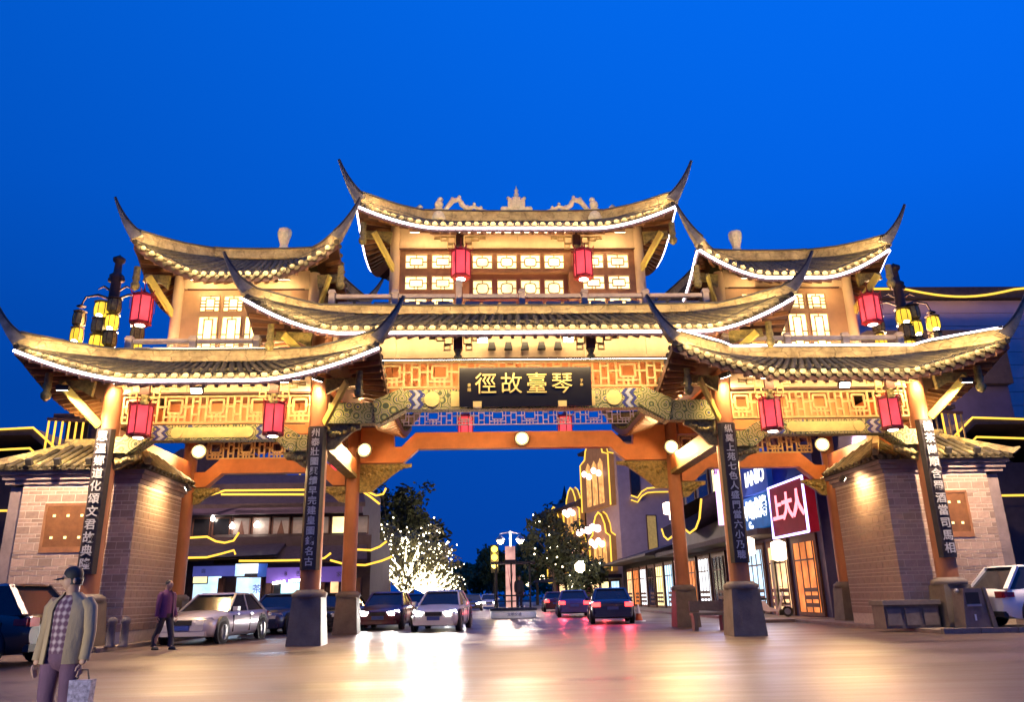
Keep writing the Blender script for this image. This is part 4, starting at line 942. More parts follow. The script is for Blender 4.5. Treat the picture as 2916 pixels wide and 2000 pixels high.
for i, (px, py, r) in enumerate(((620,1488,.10),(695,1484,.12),(562,1465,.08))):
    a, c = lx(px, py); o = MB().lathe([(.005,.2),(r*1.3,0),(r*.8,-.1),(.01,-.12)][::-1], (0,0,0), 10).build('pendant_lamp', M_bulbw, None, loc=(RX+a, RY+2.1, GZ+c))
    tag(o, ('bright white pendant lamp in the dark upper window at left', 'pale pendant lamp in the middle of the restaurant upper floor', 'small cone pendant lamp next to the left back column')[i], 'lamp', 'pendant lamps of the restaurant')
# ground floor shops
def sign(t, px0, py0, px1, py1, m, name='shop_sign', y=.9, dep=.15):
    a, c = lx(px0, py0); b, d = lx(px1, py1); return part(MB().box(a, b, y, y+dep, d, c), name, m, t)
M_psign = glow('purple_sign', (.22,.13,.62), .45, .2); M_bsign = glow('blue_sign', (.16,.18,.75), .4, .2)
sign(t, 530, 1612, 655, 1640, M_bsign); sign(t, 745, 1616, 990, 1656, M_psign)
sign(t, 655, 1590, 676, 1640, M_cooli, 'lightbox'); sign(t, 678, 1588, 718, 1632, M_whitei, 'lightbox', .6, .3); sign(t, 720, 1602, 742, 1642, mat('blue_panel', (.05,.14,.55), .5, .1, 3, emit=(.03,.12,.6), estr=.35), 'lightbox')
for px, ch, py in ((800,'B',1634),(838,'巴',1634),(858,'蜀',1634),(880,'人',1634),(850+105,'家',1636)):
    a, c = lx(px, py); text(ch, .24, M_black, t, (a, .89, c), name='lettering')
a, c = lx(560, 1626); text('店', .2, M_black, t, (a, .89, c), name='lettering')
for (p0, q0, p1, q1, m) in ((528,1642,566,1660,M_paneG),(528,1664,566,1722,M_cooli),(572,1640,602,1722,M_cooli),(655,1645,685,1712,M_cooli),(690,1645,720,1712,M_cooli),(785,1660,855,1690,M_cyan),(860,1660,900,1712,M_warmi),(930,1655,950,1712,M_warmi),(764,1660,780,1692,M_glass)):
    a, cc = lx(p0, q0); b, d = lx(p1, q1)
    f = part(MB().box(a-.05, b+.05, 1.02, 1.19, d-.05, cc+.05), 'shop_window', M_wood, t); part(MB().box(a, b, 1.0, 1.015, d, cc), 'pane', m, f)
a, c = lx(700, 1680); text('茶', .42, M_bsign, t, (a+.2, .99, c), name='lettering')
for p0, p1, q in ((765,800,1664-2),(812,866,1655)):
    a, cc = lx(p0, q); b, d = lx(p1, q-6); part(MB().tube([(a,.7,cc),(b,.7,d)], .05, 6), 'tube_lamp', M_bulbw, t)
for px in (610, 750, 905, 1010):
    a, cc = lx(px, 1645); part(MB().box(a-.12, a+.12, .95, 1.2, 0, cc), 'pillar', M_wood, t)
lamp('AREA', 'shop_front_light', t, (4.0, .2, 2.6), 60, (.6,.75,1), (0,-.8,-1), 3.0, sy=.3)
# ------------------------------------------------------------------ buildings further down the street
def P_(px, py, Y): return at(px, py, Y)
def street_house(x, y0, y1, h, roofh, side, lab, wall=M_dwall, lit=(), led=True):
    # side +1: stands right of the street, its front facing -x ; local x runs away from the street
    t = thing('street_house', lab, 'building', (x, y0, GZ)); d = y1-y0; s = side
    def X(a): return s*a
    def B(a0, a1, b0, b1, z0, z1): p, q = sorted((X(a0), X(a1))); return MB().box(p, q, b0, b1, z0, z1)
    part(B(0, 9, 0, d, 0, h), 'wall', wall, t)
    part(MB().prism([(X(-.9), h), (X(-1.1), h+.25), (X(2.2), h+roofh), (X(6), h+roofh), (X(9.4), h)][::s], -.6, d+.6), 'roof', M_rdark, t)
    part(B(-1.3, .0, .2, d-.2, 3.1, 3.35), 'awning', M_rdark, t)
    n = max(2, int(d/2.2))
    for i in range(n):
        a = d*i/n+.35; b = d*(i+1)/n-.25
        f = part(B(-.06, .0-.001, a, b, 4.2, h-.9), 'window', M_wood, t); part(B(-.075, -.062, a+.1, b-.1, 4.3, h-1.0), 'pane', M_paneG if i in lit else M_glass, f)
        f = part(B(-.06, -.001, a, b, .4, 2.9), 'shop_front', M_wood, t); part(B(-.075, -.062, a+.1, b-.1, .5, 2.5), 'pane', (M_warmi, M_cooli, M_paneG)[(i+n) % 3], f)
    if led:
        for zz, xx in ((h+.2, -1.15), (3.4, -1.35)):
            yellowline([(X(xx), -.9, zz+.9), (X(xx), -.3, zz+.2), (X(xx), .8, zz), (X(xx), d-.8, zz), (X(xx), d+.3, zz+.2), (X(xx), d+.9, zz+.9)], r=.06, parent=t)
            yellowline([(X(xx), -.62, zz), (X(xx+1.5), -.62, zz-.1), (X(xx+3), -.62, zz+.3)], r=.05, parent=t)
    return t
street_house(-13.2, 25, 36, 7.6, 2.4, -1, 'dark two-storey house with curling yellow eave lights behind the left inner columns', lit=(0, 2))
street_house(-12.6, 37, 52, 7.2, 2.2, -1, 'dark house behind the brightly lit tree on the left side of the street', lit=(1,))
street_house(-12.4, 53, 72, 6.4, 2.0, -1, 'far dark house left of the street, last before the trees', lit=(3,), led=False)
rs = thing('red_lit_kiosk', 'small red kiosk with glowing windows by the left kerb', 'kiosk', (-10.7, 24.5, GZ))
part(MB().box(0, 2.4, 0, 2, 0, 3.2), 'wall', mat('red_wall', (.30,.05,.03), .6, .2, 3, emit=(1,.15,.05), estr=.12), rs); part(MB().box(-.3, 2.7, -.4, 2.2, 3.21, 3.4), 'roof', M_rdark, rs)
for i in range(3):
    for j in range(4): part(MB().box(.35+i*.65, .75+i*.65, -.04, -.001, .5+j*.65, .9+j*.65), 'window', glow('red_window', (1,.35,.16), 4), rs)
# gabled hall on the right: pink flank facing the gate, lit arched gables along the street
GX, GY = 12.6, 56.0
t = thing('gabled_hall', 'tall pink-walled hall with arched gables edged in yellow light, right of the street', 'building', (GX, GY, GZ), math.radians(14))
a0 = P_(1752, 1330, GY); H_ = 16.2; 
part(MB().box(0, 14, 0, 9, 0, H_), 'wall', M_cream, t); part(MB().box(.3, 13, 9.01, 22, 0, 10.6), 'wall', M_dwall, t)
part(MB().prism([(-1.2,10.6),(-1.4,10.9),(3,13.2),(13,13.2),(13,10.6)], 9.02, 22.5), 'roof', M_rdark, t); part(MB().prism([(-.5,H_),(-.6,H_+.3),(4,H_+2.2),(14,H_+2.2),(14.5,H_)], -.4, 9.4), 'roof', M_rdark, t)
def fl(px, py): p = P_(px, py, GY); return p.x-GX, p.z-GZ
for q in ((1797,1335,1828,1407),(1848,1468,1883,1576)):
    a, c = fl(q[0], q[1]); b, d = fl(q[2], q[3]); f = part(MB().box(a-.1, b+.1, -.05, -.001, d-.1, c+.1), 'window', M_wood, t)
    part(MB().box(a, b, -.07, -.052, d, c), 'pane', M_glass if q[0] < 1840 else mat('amber_window', (.25,.18,.05), .4, .5, 4, emit=(.8,.5,.15), estr=.35), f)
pts = [(1795,1412),(1815,1418),(1828,1400),(1845,1390),(1870,1387),(1915,1385)]
part(MB().prism([(fl(a, b)[0], fl(a, b)[1]) for a, b in pts] + [(fl(1915,1398)[0], fl(1915,1398)[1]), (fl(1845,1402)[0], fl(1845,1402)[1]), (fl(1820,1428)[0], fl(1820,1428)[1]), (fl(1795,1424)[0], fl(1795,1424)[1])], -.35, -.01), 'string_course', M_cream, t)
for dy in (0, 13): yellowline([(fl(a, b+dy)[0], -.4, fl(a, b+dy)[1]) for a, b in pts], r=.07, parent=t)
# gables stand proud of the street front (x = 0 plane, facing -x)
M_gab = mat('gable_glow_board', (.17,.075,.03), .6, .5, 1.2, .2, 8, emit=(1,.42,.12), estr=.16)  # amber glow put into the board to make the gables look lit
def gable(y0, y1, zb, zt, lab=None):
    w = y1-y0; out = [(y0, zb), (y0, zt-2.6), (y0+w*.18, zt-2.2), (y0+w*.22, zt-1.3), (y0+w*.36, zt-.35), (y0+w*.5, zt), (y0+w*.64, zt-.35), (y0+w*.78, zt-1.3), (y0+w*.82, zt-2.2), (y1, zt-2.6), (y1, zb)]
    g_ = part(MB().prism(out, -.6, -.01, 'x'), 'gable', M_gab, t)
    part(MB().tube([(-.64, y, z) for y, z in out], .085, 6), 'strip_light', M_ledy, g_)
    part(MB().tube([(-.02, y, z+.05) for y, z in out[1:-1]], .07, 6), 'strip_light', M_ledy, g_)
    for k in range(3):
        a_ = y0+w*(.2+.22*k); part(MB().prism([(a_, zb+.4), (a_+w*.16, zb+.4), (a_+w*.16, zt-3.2), (a_+w*.08, zt-2.7), (a_, zt-3.2)], -.63, -.605, 'x'), 'added_glow_pane', glow('added_amber_glow', (1,.50,.14), .9, .6), g_)  # glowing panes added to brighten the gable
    for k in range(4): part(MB().lathe([(.1,-.35),(.28,-.2),(.3,.1),(.1,.3)], (-.95, y0+w*(.25+.17*k), zb+(zt-zb)*(.45+.06*(k % 2))), 8), 'wall_lantern', glow('pink_bulb', (1,.62,.55), 5), g_)
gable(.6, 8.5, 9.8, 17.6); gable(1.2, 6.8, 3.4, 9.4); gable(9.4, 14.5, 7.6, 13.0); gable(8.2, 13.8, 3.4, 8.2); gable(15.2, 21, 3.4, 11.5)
part(MB().box(-2.2, -.01, .3, 21.5, 2.7, 3.05), 'awning', M_rdark, t)
for i in range(8):
    f = part(MB().box(-.08, -.01, .8+i*2.6, 2.9+i*2.6, .2, 2.6), 'shop_front', M_wood, t); part(MB().box(-.1, -.082, .95+i*2.6, 2.75+i*2.6, .3, 2.4), 'pane', (M_cooli, M_paneG, M_warmi, M_red)[i % 4], f)
for i in range(5):
    part(MB().lathe([(.1,-.4),(.35,-.25),(.35,.2),(.1,.35)], (-1.6, 2+i*1.3, 7.6+.2*(i % 2)), 8), 'wall_lantern', glow('pink_bulb', (1,.62,.55), 5), t)
# shops between the gate and the hall, on the right
SX = 12.4
def sd(px, py):        # point on the street-facing plane x = SX
    d = FW*CF + RT*(px-1458) - UP*(py-1000); return CC + d*((SX-CC.x)/d.x)
t = thing('shop_row', 'row of lit shops with glowing signs right of the gate', 'building', (SX, 8.9, GZ))
o = Vector((SX, 8.9, GZ))
part(MB().box(.0, 9, .0, 24, 0, 9.5), 'wall', mat('blue_dark_wall', (.06,.05,.11), .6, .3, 1, .1, 10), t)
part(MB().prism([(-1.4,9.4),(-1.2,9.7),(3,11.8),(9,11.8),(9,9.4)], -.4, 24.2), 'roof', M_rdark, t)
def panel(x0, q, m, name, dx=.18, base=0.0):
    # sign panel on the street plane: q = pixel corners (left, top, right, bottom) at its right edge
    A = sd(q[0], q[1]); B_ = sd(q[2], q[3]); ya, yb = sorted((A.y, B_.y)); za, zb = min(A.z, B_.z), max(A.z, B_.z)
    return ya-o.y, yb-o.y, za-o.z, zb-o.z
M_blues = glow('deep_blue_sign', (.012,.05,.34), .42, .3); M_cyans = glow('cyan_blue_sign', (.008,.15,.45), .5, .25)
# tall blue sign board, lower cyan one, magenta edge
def board(y0, y1, z0, z1, m, name, d=.25):
    return part(MB().box(-d-.6, -.6, y0, y1, z0, z1), name, m, t)
board(3.0, 9.2, 5.55, 8.6, M_blues, 'sign_board'); board(3.0, 9.4, 3.95, 5.45, M_cyans, 'sign_board'); board(9.4, 10.9, 4.6, 9.4, glow('pink_lightbox', (.95,.62,1), 1.7), 'sign_board')
RZ = (PI/2, 0, -PI/2)
text('IANIO', .95, M_whitei, t, (-.87, 4.6, 6.25), RZ, .02, bold=.02, name='lettering'); text('乡之', .95, M_whitei, t, (-.87, 4.7, 7.55), RZ, .02, bold=.02, name='lettering')
text('D川成烤', .95, M_whitei, t, (-.87, 5.2, 4.8), RZ, .02, bold=.03, name='lettering'); text('C.。', .4, M_whitei, t, (-.87, 5.6, 4.15), RZ, .02, bold=.02, name='lettering')
text('好味', .8, mat('magenta_ink', (.35,.05,.35), .5, .1, 3), t, (-.87, 10.1, 7.6), RZ, .02, name='lettering')
part(MB().box(.0, 7, 24.3, 46, 0, 3.9), 'low_wing', M_dwall, t); part(MB().prism([(-2.2,3.7),(-2.2,3.85),(2.5,5.2),(7,5.2),(7,4.0)], 24.3, 46.2), 'low_roof', M_rdark, t)
part(MB().box(-1.6, -.0, 2.9, 24, 3.55, 3.8), 'awning', M_rdark, t)
for i in range(14):
    f = part(MB().box(-.1, -.01, .5+i*3.1, 3.1+i*3.1, .15, 3.4), 'shop_front', M_wood, t)
    part(MB().box(-.13, -.102, .75+i*3.1, 2.85+i*3.1, .3, 3.1), 'pane', (glow('orange_shop', (1,.30,.08), .9, .5), M_warmi, M_cooli, M_paneG, M_glass, M_whitei)[i % 6], f)
    mu = MB()
    for q_ in (.75+i*3.1, 1.42+i*3.1, 2.1+i*3.1, 2.8+i*3.1): mu.box(-.16, -.131, q_, q_+.06, .3, 3.1)
    mu.box(-.158, -.132, .75+i*3.1, 2.86+i*3.1, 2.35, 2.42)
    for q_ in (.5, .8, 1.1): mu.box(-.155, -.133, .8+i*3.1, .8+(2.0 if i % 2 else 1.3)+i*3.1, q_, q_+.16)
    part(mu, 'mullion', M_wood, f, kind='stuff')
for i in range(4): 
    f = part(MB().box(-.1, -.01, 11.6+i*3.1, 13.9+i*3.1, 5.2, 8.2), 'window', M_wood, t); part(MB().box(-.12, -.101, 11.8+i*3.1, 13.7+i*3.1, 5.4, 8.0), 'pane', M_glass if i % 3 else M_paneG, f)
for y in (11.5, 17):
    cv = [(y-.4, 6.1), (y+.3, 5.1), (y+1.2, 4.65), (y+2.6, 4.5), (y+3.6, 4.8), (y+4.1, 5.3)]
    part(MB().grid([[(-1.6, a_, c_) for a_, c_ in cv], [(-.01, a_, c_+.75) for a_, c_ in cv]]).grid([[(-1.6, a_, c_-.1) for a_, c_ in reversed(cv)], [(-.01, a_, c_+.6) for a_, c_ in reversed(cv)]]), 'curved_awning', M_rdark, t)
    yellowline([(-1.62, a_, c_-.05) for a_, c_ in cv], r=.06, parent=t)
street_house(13.4, 84, 104, 8.5, 2.6, 1, 'house with curling yellow eaves beyond the gabled hall', lit=(0,2,4), wall=M_pwall)
street_house(12.8, 106, 130, 7.5, 2.4, 1, 'far low house with yellow eaves on the right side of the street', lit=(1,3))
for i, (px, Y, z_) in enumerate(((1575,80,4.2),(1600,74,6.0),(1545,110,4.0),(1505,140,3.6),(1655,50,3.6))):
    o_ = MB().lathe([(.1,-.5),(.42,-.3),(.45,.2),(.1,.5)], (0,0,0), 8).build('street_lantern', glow('street_glow', (1,.78,.45), 14), None, loc=(at(px,1700,Y).x, Y, GZ+z_))
    tag(o_, ('bright lantern in front of the dense dark tree','lantern high in the tall dark tree','lantern beyond the podium on the right kerb','farthest lantern beside the podium post','bright lantern under the lit gables')[i], 'lantern', 'glowing street lanterns at right')
rsg = thing('red_sign', 'tilted red sign in a violet neon frame beside the right back column', 'sign', (SX-1.0, 9.4, 2.75))
part(MB().box(-.2, .2, -2.2, 1.5, -.0, 2.1), 'sign_box', glow('dark_red_sign', (.22,.006,.018), .5, .3), rsg)
part(MB().tube([(-.24,-2.2,0),(-.24,1.5,0),(-.24,1.5,2.1),(-.24,-2.2,2.1),(-.24,-2.2,0)], .05, 6), 'neon_frame', glow('violet_neon', (.55,.45,1), 4), rsg)
text('上大人', 1.1, glow('pink_neon', (1,.25,.30), 2.6), rsg, (-.23, -.35, 1.1), RZ, .02, bold=.03, name='lettering')
for i, (y, zz) in enumerate(((4.6, 2.9), (5.8, 2.9), (.9, 2.5), (18, 5.7), (19.5, 6.2))):
    o_ = MB().lathe([(.1,-.42),(.3,-.36),(.32,.3),(.1,.4)], (0,0,0), 8).build('shop_lantern', glow('shop_lantern_glow', (1,.72,.5), 5), None, loc=(SX-1.5, 8.9+y, zz-.3))
    tag(o_, ('glowing pale lantern under the cyan shop sign, nearer one','glowing pale lantern under the cyan shop sign, farther one','glowing white lantern under the red sign','pale lantern hung beside the right inner back column, lower','pale lantern hung beside the right inner back column, upper')[i], 'lantern', 'pale shop lanterns')
lamp('AREA', 'sign_glow', t, (-1.1, 6.0, 6.2), 600, (.25,.38,1), (-1,-.35,-.5), 5.0, sy=3.0)
for y, p in ((1, 90), (6, 110), (14, 80), (26, 80)): lamp('AREA', 'shop_front_light', t, (-2.2, y, 3.3), p, (1,.7,.45), (-.6,0,-1), 2.0, sy=.4)
ks = thing('poster_stand', 'upright poster stand with a red figure print behind the scooter', 'poster stand', (at(2236, 1700, 14).x, 14, GZ+.12), .2)
part(MB().box(-.42,.42,-.08,.08,.0,2.35), 'case', M_dark, ks); part(MB().box(-.34,.34,-.10,-.085,.25,2.25), 'poster', mat('poster_paper', (.55,.48,.42), .4, .5, 2, emit=(.9,.75,.62), estr=.35), ks)
part(MB().prism([(-.14,.5),(.14,.5),(.18,.95),(.1,1.15),(.14,1.3),(0,1.5),(-.14,1.3),(-.1,1.15),(-.18,.95)], -.115, -.101), 'printed_figure', mat('poster_red', (.5,.03,.03), .5, .2, 4, emit=(1,.05,.05), estr=.25), ks)
part(MB().box(.44,.52,-.1,.06,0,2.4).box(-.52,-.44,-.1,.06,0,2.4), 'frame', M_metal, ks)
# far dark tower with a hipped roof
tw = P_(1690, 1450, 120); t = thing('dark_tower', 'dark far building with a hipped roof above the trees right of the street', 'building', (tw.x-6, 120, GZ))
zt = P_(1640, 1440, 120).z-GZ
part(MB().box(0, 20, 0, 14, 0, zt-1.6), 'wall', M_dark, t)
part(MB().prism([(-2.6, zt-1.4), (-1.4, zt-.6), (.3, zt+1.2), (.8, zt+1.5), (20, zt+1.4), (22, zt-1.4)], -1.5, 15), 'roof', M_dark, t)
part(MB().tube([(.7,-1,zt+1.2),(.75,-1,zt+3.4)], [.5,.05], 6), 'roof_finial', M_dark, t)
# ------------------------------------------------------------------ trees
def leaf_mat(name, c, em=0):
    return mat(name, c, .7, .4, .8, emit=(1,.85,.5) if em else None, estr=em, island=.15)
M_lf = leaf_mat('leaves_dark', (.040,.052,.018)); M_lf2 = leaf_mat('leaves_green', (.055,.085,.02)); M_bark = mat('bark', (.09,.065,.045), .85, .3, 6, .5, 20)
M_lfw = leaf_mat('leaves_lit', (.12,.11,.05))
def tree_mesh(h, r, n, seed, leaf=.28, base=.30):
    q = random.Random(seed); tr = MB(); cr = MB()
    tr.tube([(0,0,0),(.05,0,h*.2),(-.03,.05,h*.42),(0,0,h*.62)], [.05*h*.5,.04*h*.5,.03*h*.5,.015*h*.5], 8)
    tips = []
    for i in range(9):
        a = i*2.4+q.random(); z0 = h*q.uniform(.25,.5); z1 = h*q.uniform(.5,.95); rr = r*q.uniform(.45,.95)*(1-.45*abs(z1/h-.6))
        p = [(0,0,z0),(rr*.4*math.cos(a), rr*.4*math.sin(a), (z0*1.1+z1)/2),(rr*math.cos(a), rr*math.sin(a), z1)]
        tr.tube(p, [.035*h*.35,.02*h*.35,.006*h*.35], 5); tips += [p[2], p[1]]
    tips += [(0,0,h*.85),(0,0,h*.7)]
    cl = []
    for tpt in tips:
        for k in range(3): cl.append((tpt[0]+q.gauss(0,r*.2), tpt[1]+q.gauss(0,r*.2), min(h, max(h*base, tpt[2]+q.gauss(0,h*.09))), r*q.uniform(.18,.34)))
    for i in range(n):
        c = q.choice(cl); d = Vector((q.gauss(0,1), q.gauss(0,1), q.gauss(0,.8))).normalized()*c[3]*q.random()**.4
        p = Vector(c[:3])+d; u = Vector((q.gauss(0,1),q.gauss(0,1),q.gauss(0,1))).normalized(); v = u.orthogonal().normalized(); s = leaf*q.uniform(.6,1.3)
        cr.v += [tuple(p-u*s), tuple(p+v*s*.5), tuple(p+u*s), tuple(p-v*s*.5)]; b = len(cr.v)-4; cr.f.append((b,b+1,b+2,b+3)); cr.sm.append(False)
    return tr, cr, cl
def tree(x, y, h, r, n, seed, lab, m, leaf=.28, base=.3, lights=0, grp='street trees'):
    t = thing('street_tree', lab, 'tree', (x, y, GZ), seed*.7, grp); tr, cr, cl = tree_mesh(h, r, n, seed, leaf, base)
    part(tr, 'trunk', M_bark, t); part(cr, 'crown', m, t)
    if lights:
        q = random.Random(seed+50); b = MB()
        for i in range(lights):
            c = q.choice(cl); p = Vector(c[:3])+Vector((q.gauss(0,1),q.gauss(0,1),q.gauss(0,1)))*c[3]*.6; b.ball(tuple(p), .055*leaf/.2, 4)
        part(b, 'fairy_light', glow('fairy_lights', (1,.86,.55), 22), t, kind='stuff')
        b = MB()
        for i in range(26 if lights > 100 else 0):
            a = i*.93; rr = r*q.uniform(.4,1.05); z0 = h*q.uniform(.2,.3); zt_ = h*q.uniform(.36,.8); k = q.uniform(-.3,.3)
            b.tube([(0,0,z0),(rr*.35*math.cos(a+k),rr*.35*math.sin(a+k),z0*.6+zt_*.4),(rr*.65*math.cos(a),rr*.65*math.sin(a),z0*.3+zt_*.72),(rr*.95*math.cos(a-k),rr*.95*math.sin(a-k),zt_)], [.085,.075,.06,.03], 5)
        if lights > 100: part(b, 'wound_light', glow('branch_lights', (1,.86,.55), 7), t, kind='stuff')
    return t
def base_at(px, Y): return P_(px, 1700, Y).x
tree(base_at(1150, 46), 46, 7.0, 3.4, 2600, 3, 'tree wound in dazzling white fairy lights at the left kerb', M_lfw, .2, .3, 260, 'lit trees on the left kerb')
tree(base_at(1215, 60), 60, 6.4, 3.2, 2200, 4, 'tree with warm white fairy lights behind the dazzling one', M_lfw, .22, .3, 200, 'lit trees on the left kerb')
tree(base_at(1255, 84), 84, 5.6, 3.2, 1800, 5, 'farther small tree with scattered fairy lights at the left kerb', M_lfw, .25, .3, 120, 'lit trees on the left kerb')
tree(base_at(1105, 58), 58, 12.5, 4.0, 3000, 6, 'tall dark tree rising over the left roofs', M_lf, .3, .35)
tree(base_at(1172, 72), 72, 12.6, 4.4, 3000, 7, 'dark tree beside the lit ones, behind the left kerb', M_lf, .33, .3)
tree(base_at(1580, 62), 62, 9.4, 3.4, 3200, 8, 'dense dark tree with a low crown right of the traffic podium', M_lf, .27, .12, 26, 'dark trees on the right kerb')
tree(base_at(1618, 74), 74, 12.2, 3.6, 3600, 9, 'tall dark tree before the hipped far building', M_lf, .33, .12, 16, 'dark trees on the right kerb')
tree(base_at(1530, 90), 90, 9.5, 4.4, 2600, 10, 'rounded dark tree behind the podium canopy', M_lf2, .36, .1, 0, 'dark trees on the right kerb')
tree(base_at(1665, 54), 54, 4.6, 2.4, 1800, 11, 'low dark tree in front of the lit gables', M_lf, .25, .15, 30, 'dark trees on the right kerb')
tree(base_at(1405, 120), 120, 9.0, 4.2, 2400, 12, 'green tree lit by the traffic lamps, left of the podium', M_lf2, .4, .05, 0, 'trees on the median')
tree(base_at(1440, 105), 105, 8.2, 3.4, 2200, 13, 'green tree directly behind the podium', M_lf2, .38, .05, 0, 'trees on the median')
tree(base_at(1375, 190), 190, 8.0, 5.2, 2000, 14, 'far low green tree at the end of the left lane', M_lf2, .55, .05, 0, 'trees on the median')
# distant wooded mound
q = random.Random(21); cr = MB()
for i in range(9000):
    a = q.uniform(0, 1); x = -46+a*100; top_ = 21*math.exp(-((x-10)/30)**4)*(.86+.14*math.sin(x*.35)); z_ = top_*q.random()**.5
    p = Vector((x, 330+q.uniform(-10,10)+ (top_-z_)*-.6, GZ+z_)); u = Vector((q.gauss(0,1),q.gauss(0,1),q.gauss(0,1))).normalized(); v = u.orthogonal().normalized(); s = q.uniform(.6,1.5)
    cr.v += [tuple(p-u*s), tuple(p+v*s*.7), tuple(p+u*s), tuple(p-v*s*.7)]; b = len(cr.v)-4; cr.f.append((b,b+1,b+2,b+3)); cr.sm.append(False)
o = cr.build('distant_wood', M_lf2, kind='stuff'); o['label'] = 'dark green wooded mound closing the far end of the street'; o['category'] = 'trees'
# ------------------------------------------------------------------ things standing in the road
def gxy(px, py, zz=GZ):
    d = FW*CF + RT*(px-1458) - UP*(py-1000); return CC + d*((zz-CC.z)/d.z)
pb = Vector((2.6, 24.0, GZ)); pb.x = P_(1462, 1740, 24).x
t = thing('traffic_podium', 'round traffic podium with a thin canopy on dark posts in the middle of the road', 'podium', pb)
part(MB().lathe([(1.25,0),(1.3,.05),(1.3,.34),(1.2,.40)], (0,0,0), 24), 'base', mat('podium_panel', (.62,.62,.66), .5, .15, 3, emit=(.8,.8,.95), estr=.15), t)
part(MB().lathe([(1.36,.40),(1.36,.52),(1.0,.56)], (0,0,0), 24), 'platform', M_dark, t)
for a in (-.95, -.1, .95):
    part(MB().tube([(a,-.4 if a else .6,.5),(a,-.4 if a else .6,2.95)], .05, 8), 'post', M_dark, t)
part(MB().box(-1.25,1.25,-.9,.9,2.95,3.05), 'canopy', M_dark, t); part(MB().tube([(-1.0,-.5,1.2),(1.0,-.5,1.2)], .04, 6).tube([(-1.0,-.5,.9),(1.0,-.5,.9)], .03, 6), 'rail', M_dark, t)
text('文明交通', .2, M_blueP, t, (0,-1.32,.2), name='lettering')
bl = thing('banner_post', 'slim red and white lightbox post behind the podium', 'sign', (P_(1455,1700,30).x, 30, GZ))
part(MB().box(-.32,.32,-.1,.1,.4,4.3), 'lightbox', glow('pale_red_lightbox', (1,.50,.40), .8, .5), bl); part(MB().box(-.36,.36,-.12,.12,3.25,3.45).box(-.36,.36,-.12,.12,0,.4), 'frame', M_dark, bl)
part(MB().prism([(-.22,3.3),(0,1.8),(.22,3.3),(.12,2.4),(0,1.2),(-.12,2.4)], -.12, -.101), 'printed_motif', mat('motif_red', (.4,.02,.05), .5, .2, 4), bl)
sl = thing('street_lamp', 'twin-armed street lamp shining above the podium', 'street lamp', (P_(1456,1700,46).x, 46, GZ))
zh = P_(1456, 1512, 46).z-GZ; zl = P_(1430, 1540, 46).z-GZ
part(MB().tube([(0,0,0),(0,0,zh)], [.12,.07], 8).tube([(-.9,0,zl+.55),(0,0,zl+.7),(.9,0,zl+.55)], .05, 6), 'pole', M_white, sl)
for s in (-1, 1):
    part(MB().lathe([(.05,.42),(.34,.2),(.4,.05),(.36,0)], (s*.85,0,zl), 12), 'lamp_head', M_metal, sl); part(MB().ball((s*.85,0,zl-.05), .26, 10), 'bulb', M_bulb, sl)
    lamp('POINT', 'street_lamp_light', sl, (s*.85, -.1, zl-.5), 2600, (1,.74,.6), size=.2)
tl = thing('traffic_light', 'amber traffic lights stacked on a post left of the podium', 'traffic light', (P_(1410,1700,34).x, 34, GZ))
part(MB().tube([(0,0,0),(0,0,3.2)], .06, 8), 'pole', M_dark, tl); zz = P_(1412,1590,34).z-GZ
part(MB().box(-.28,.28,-.02,.2,zz-1.0,zz+.9), 'housing', M_dark, tl)
for i, c in enumerate(((1,.72,.06),(1,.6,.05),(1,.62,.12))): part(MB().lathe([(.22,0),(.2,.06),(.02,.10)], (0,0,0), 14), 'signal_lens', glow('amber_signal_%s' % 'abc'[i], c, 6), tl).matrix_local = Matrix.Translation((-.02, -.02, zz+.6-i*.55)) @ Matrix.Rotation(PI/2, 4, 'X')
lamp('POINT', 'traffic_light_glow', tl, (0,-.6,zz), 160, (1,.65,.15), size=.2)
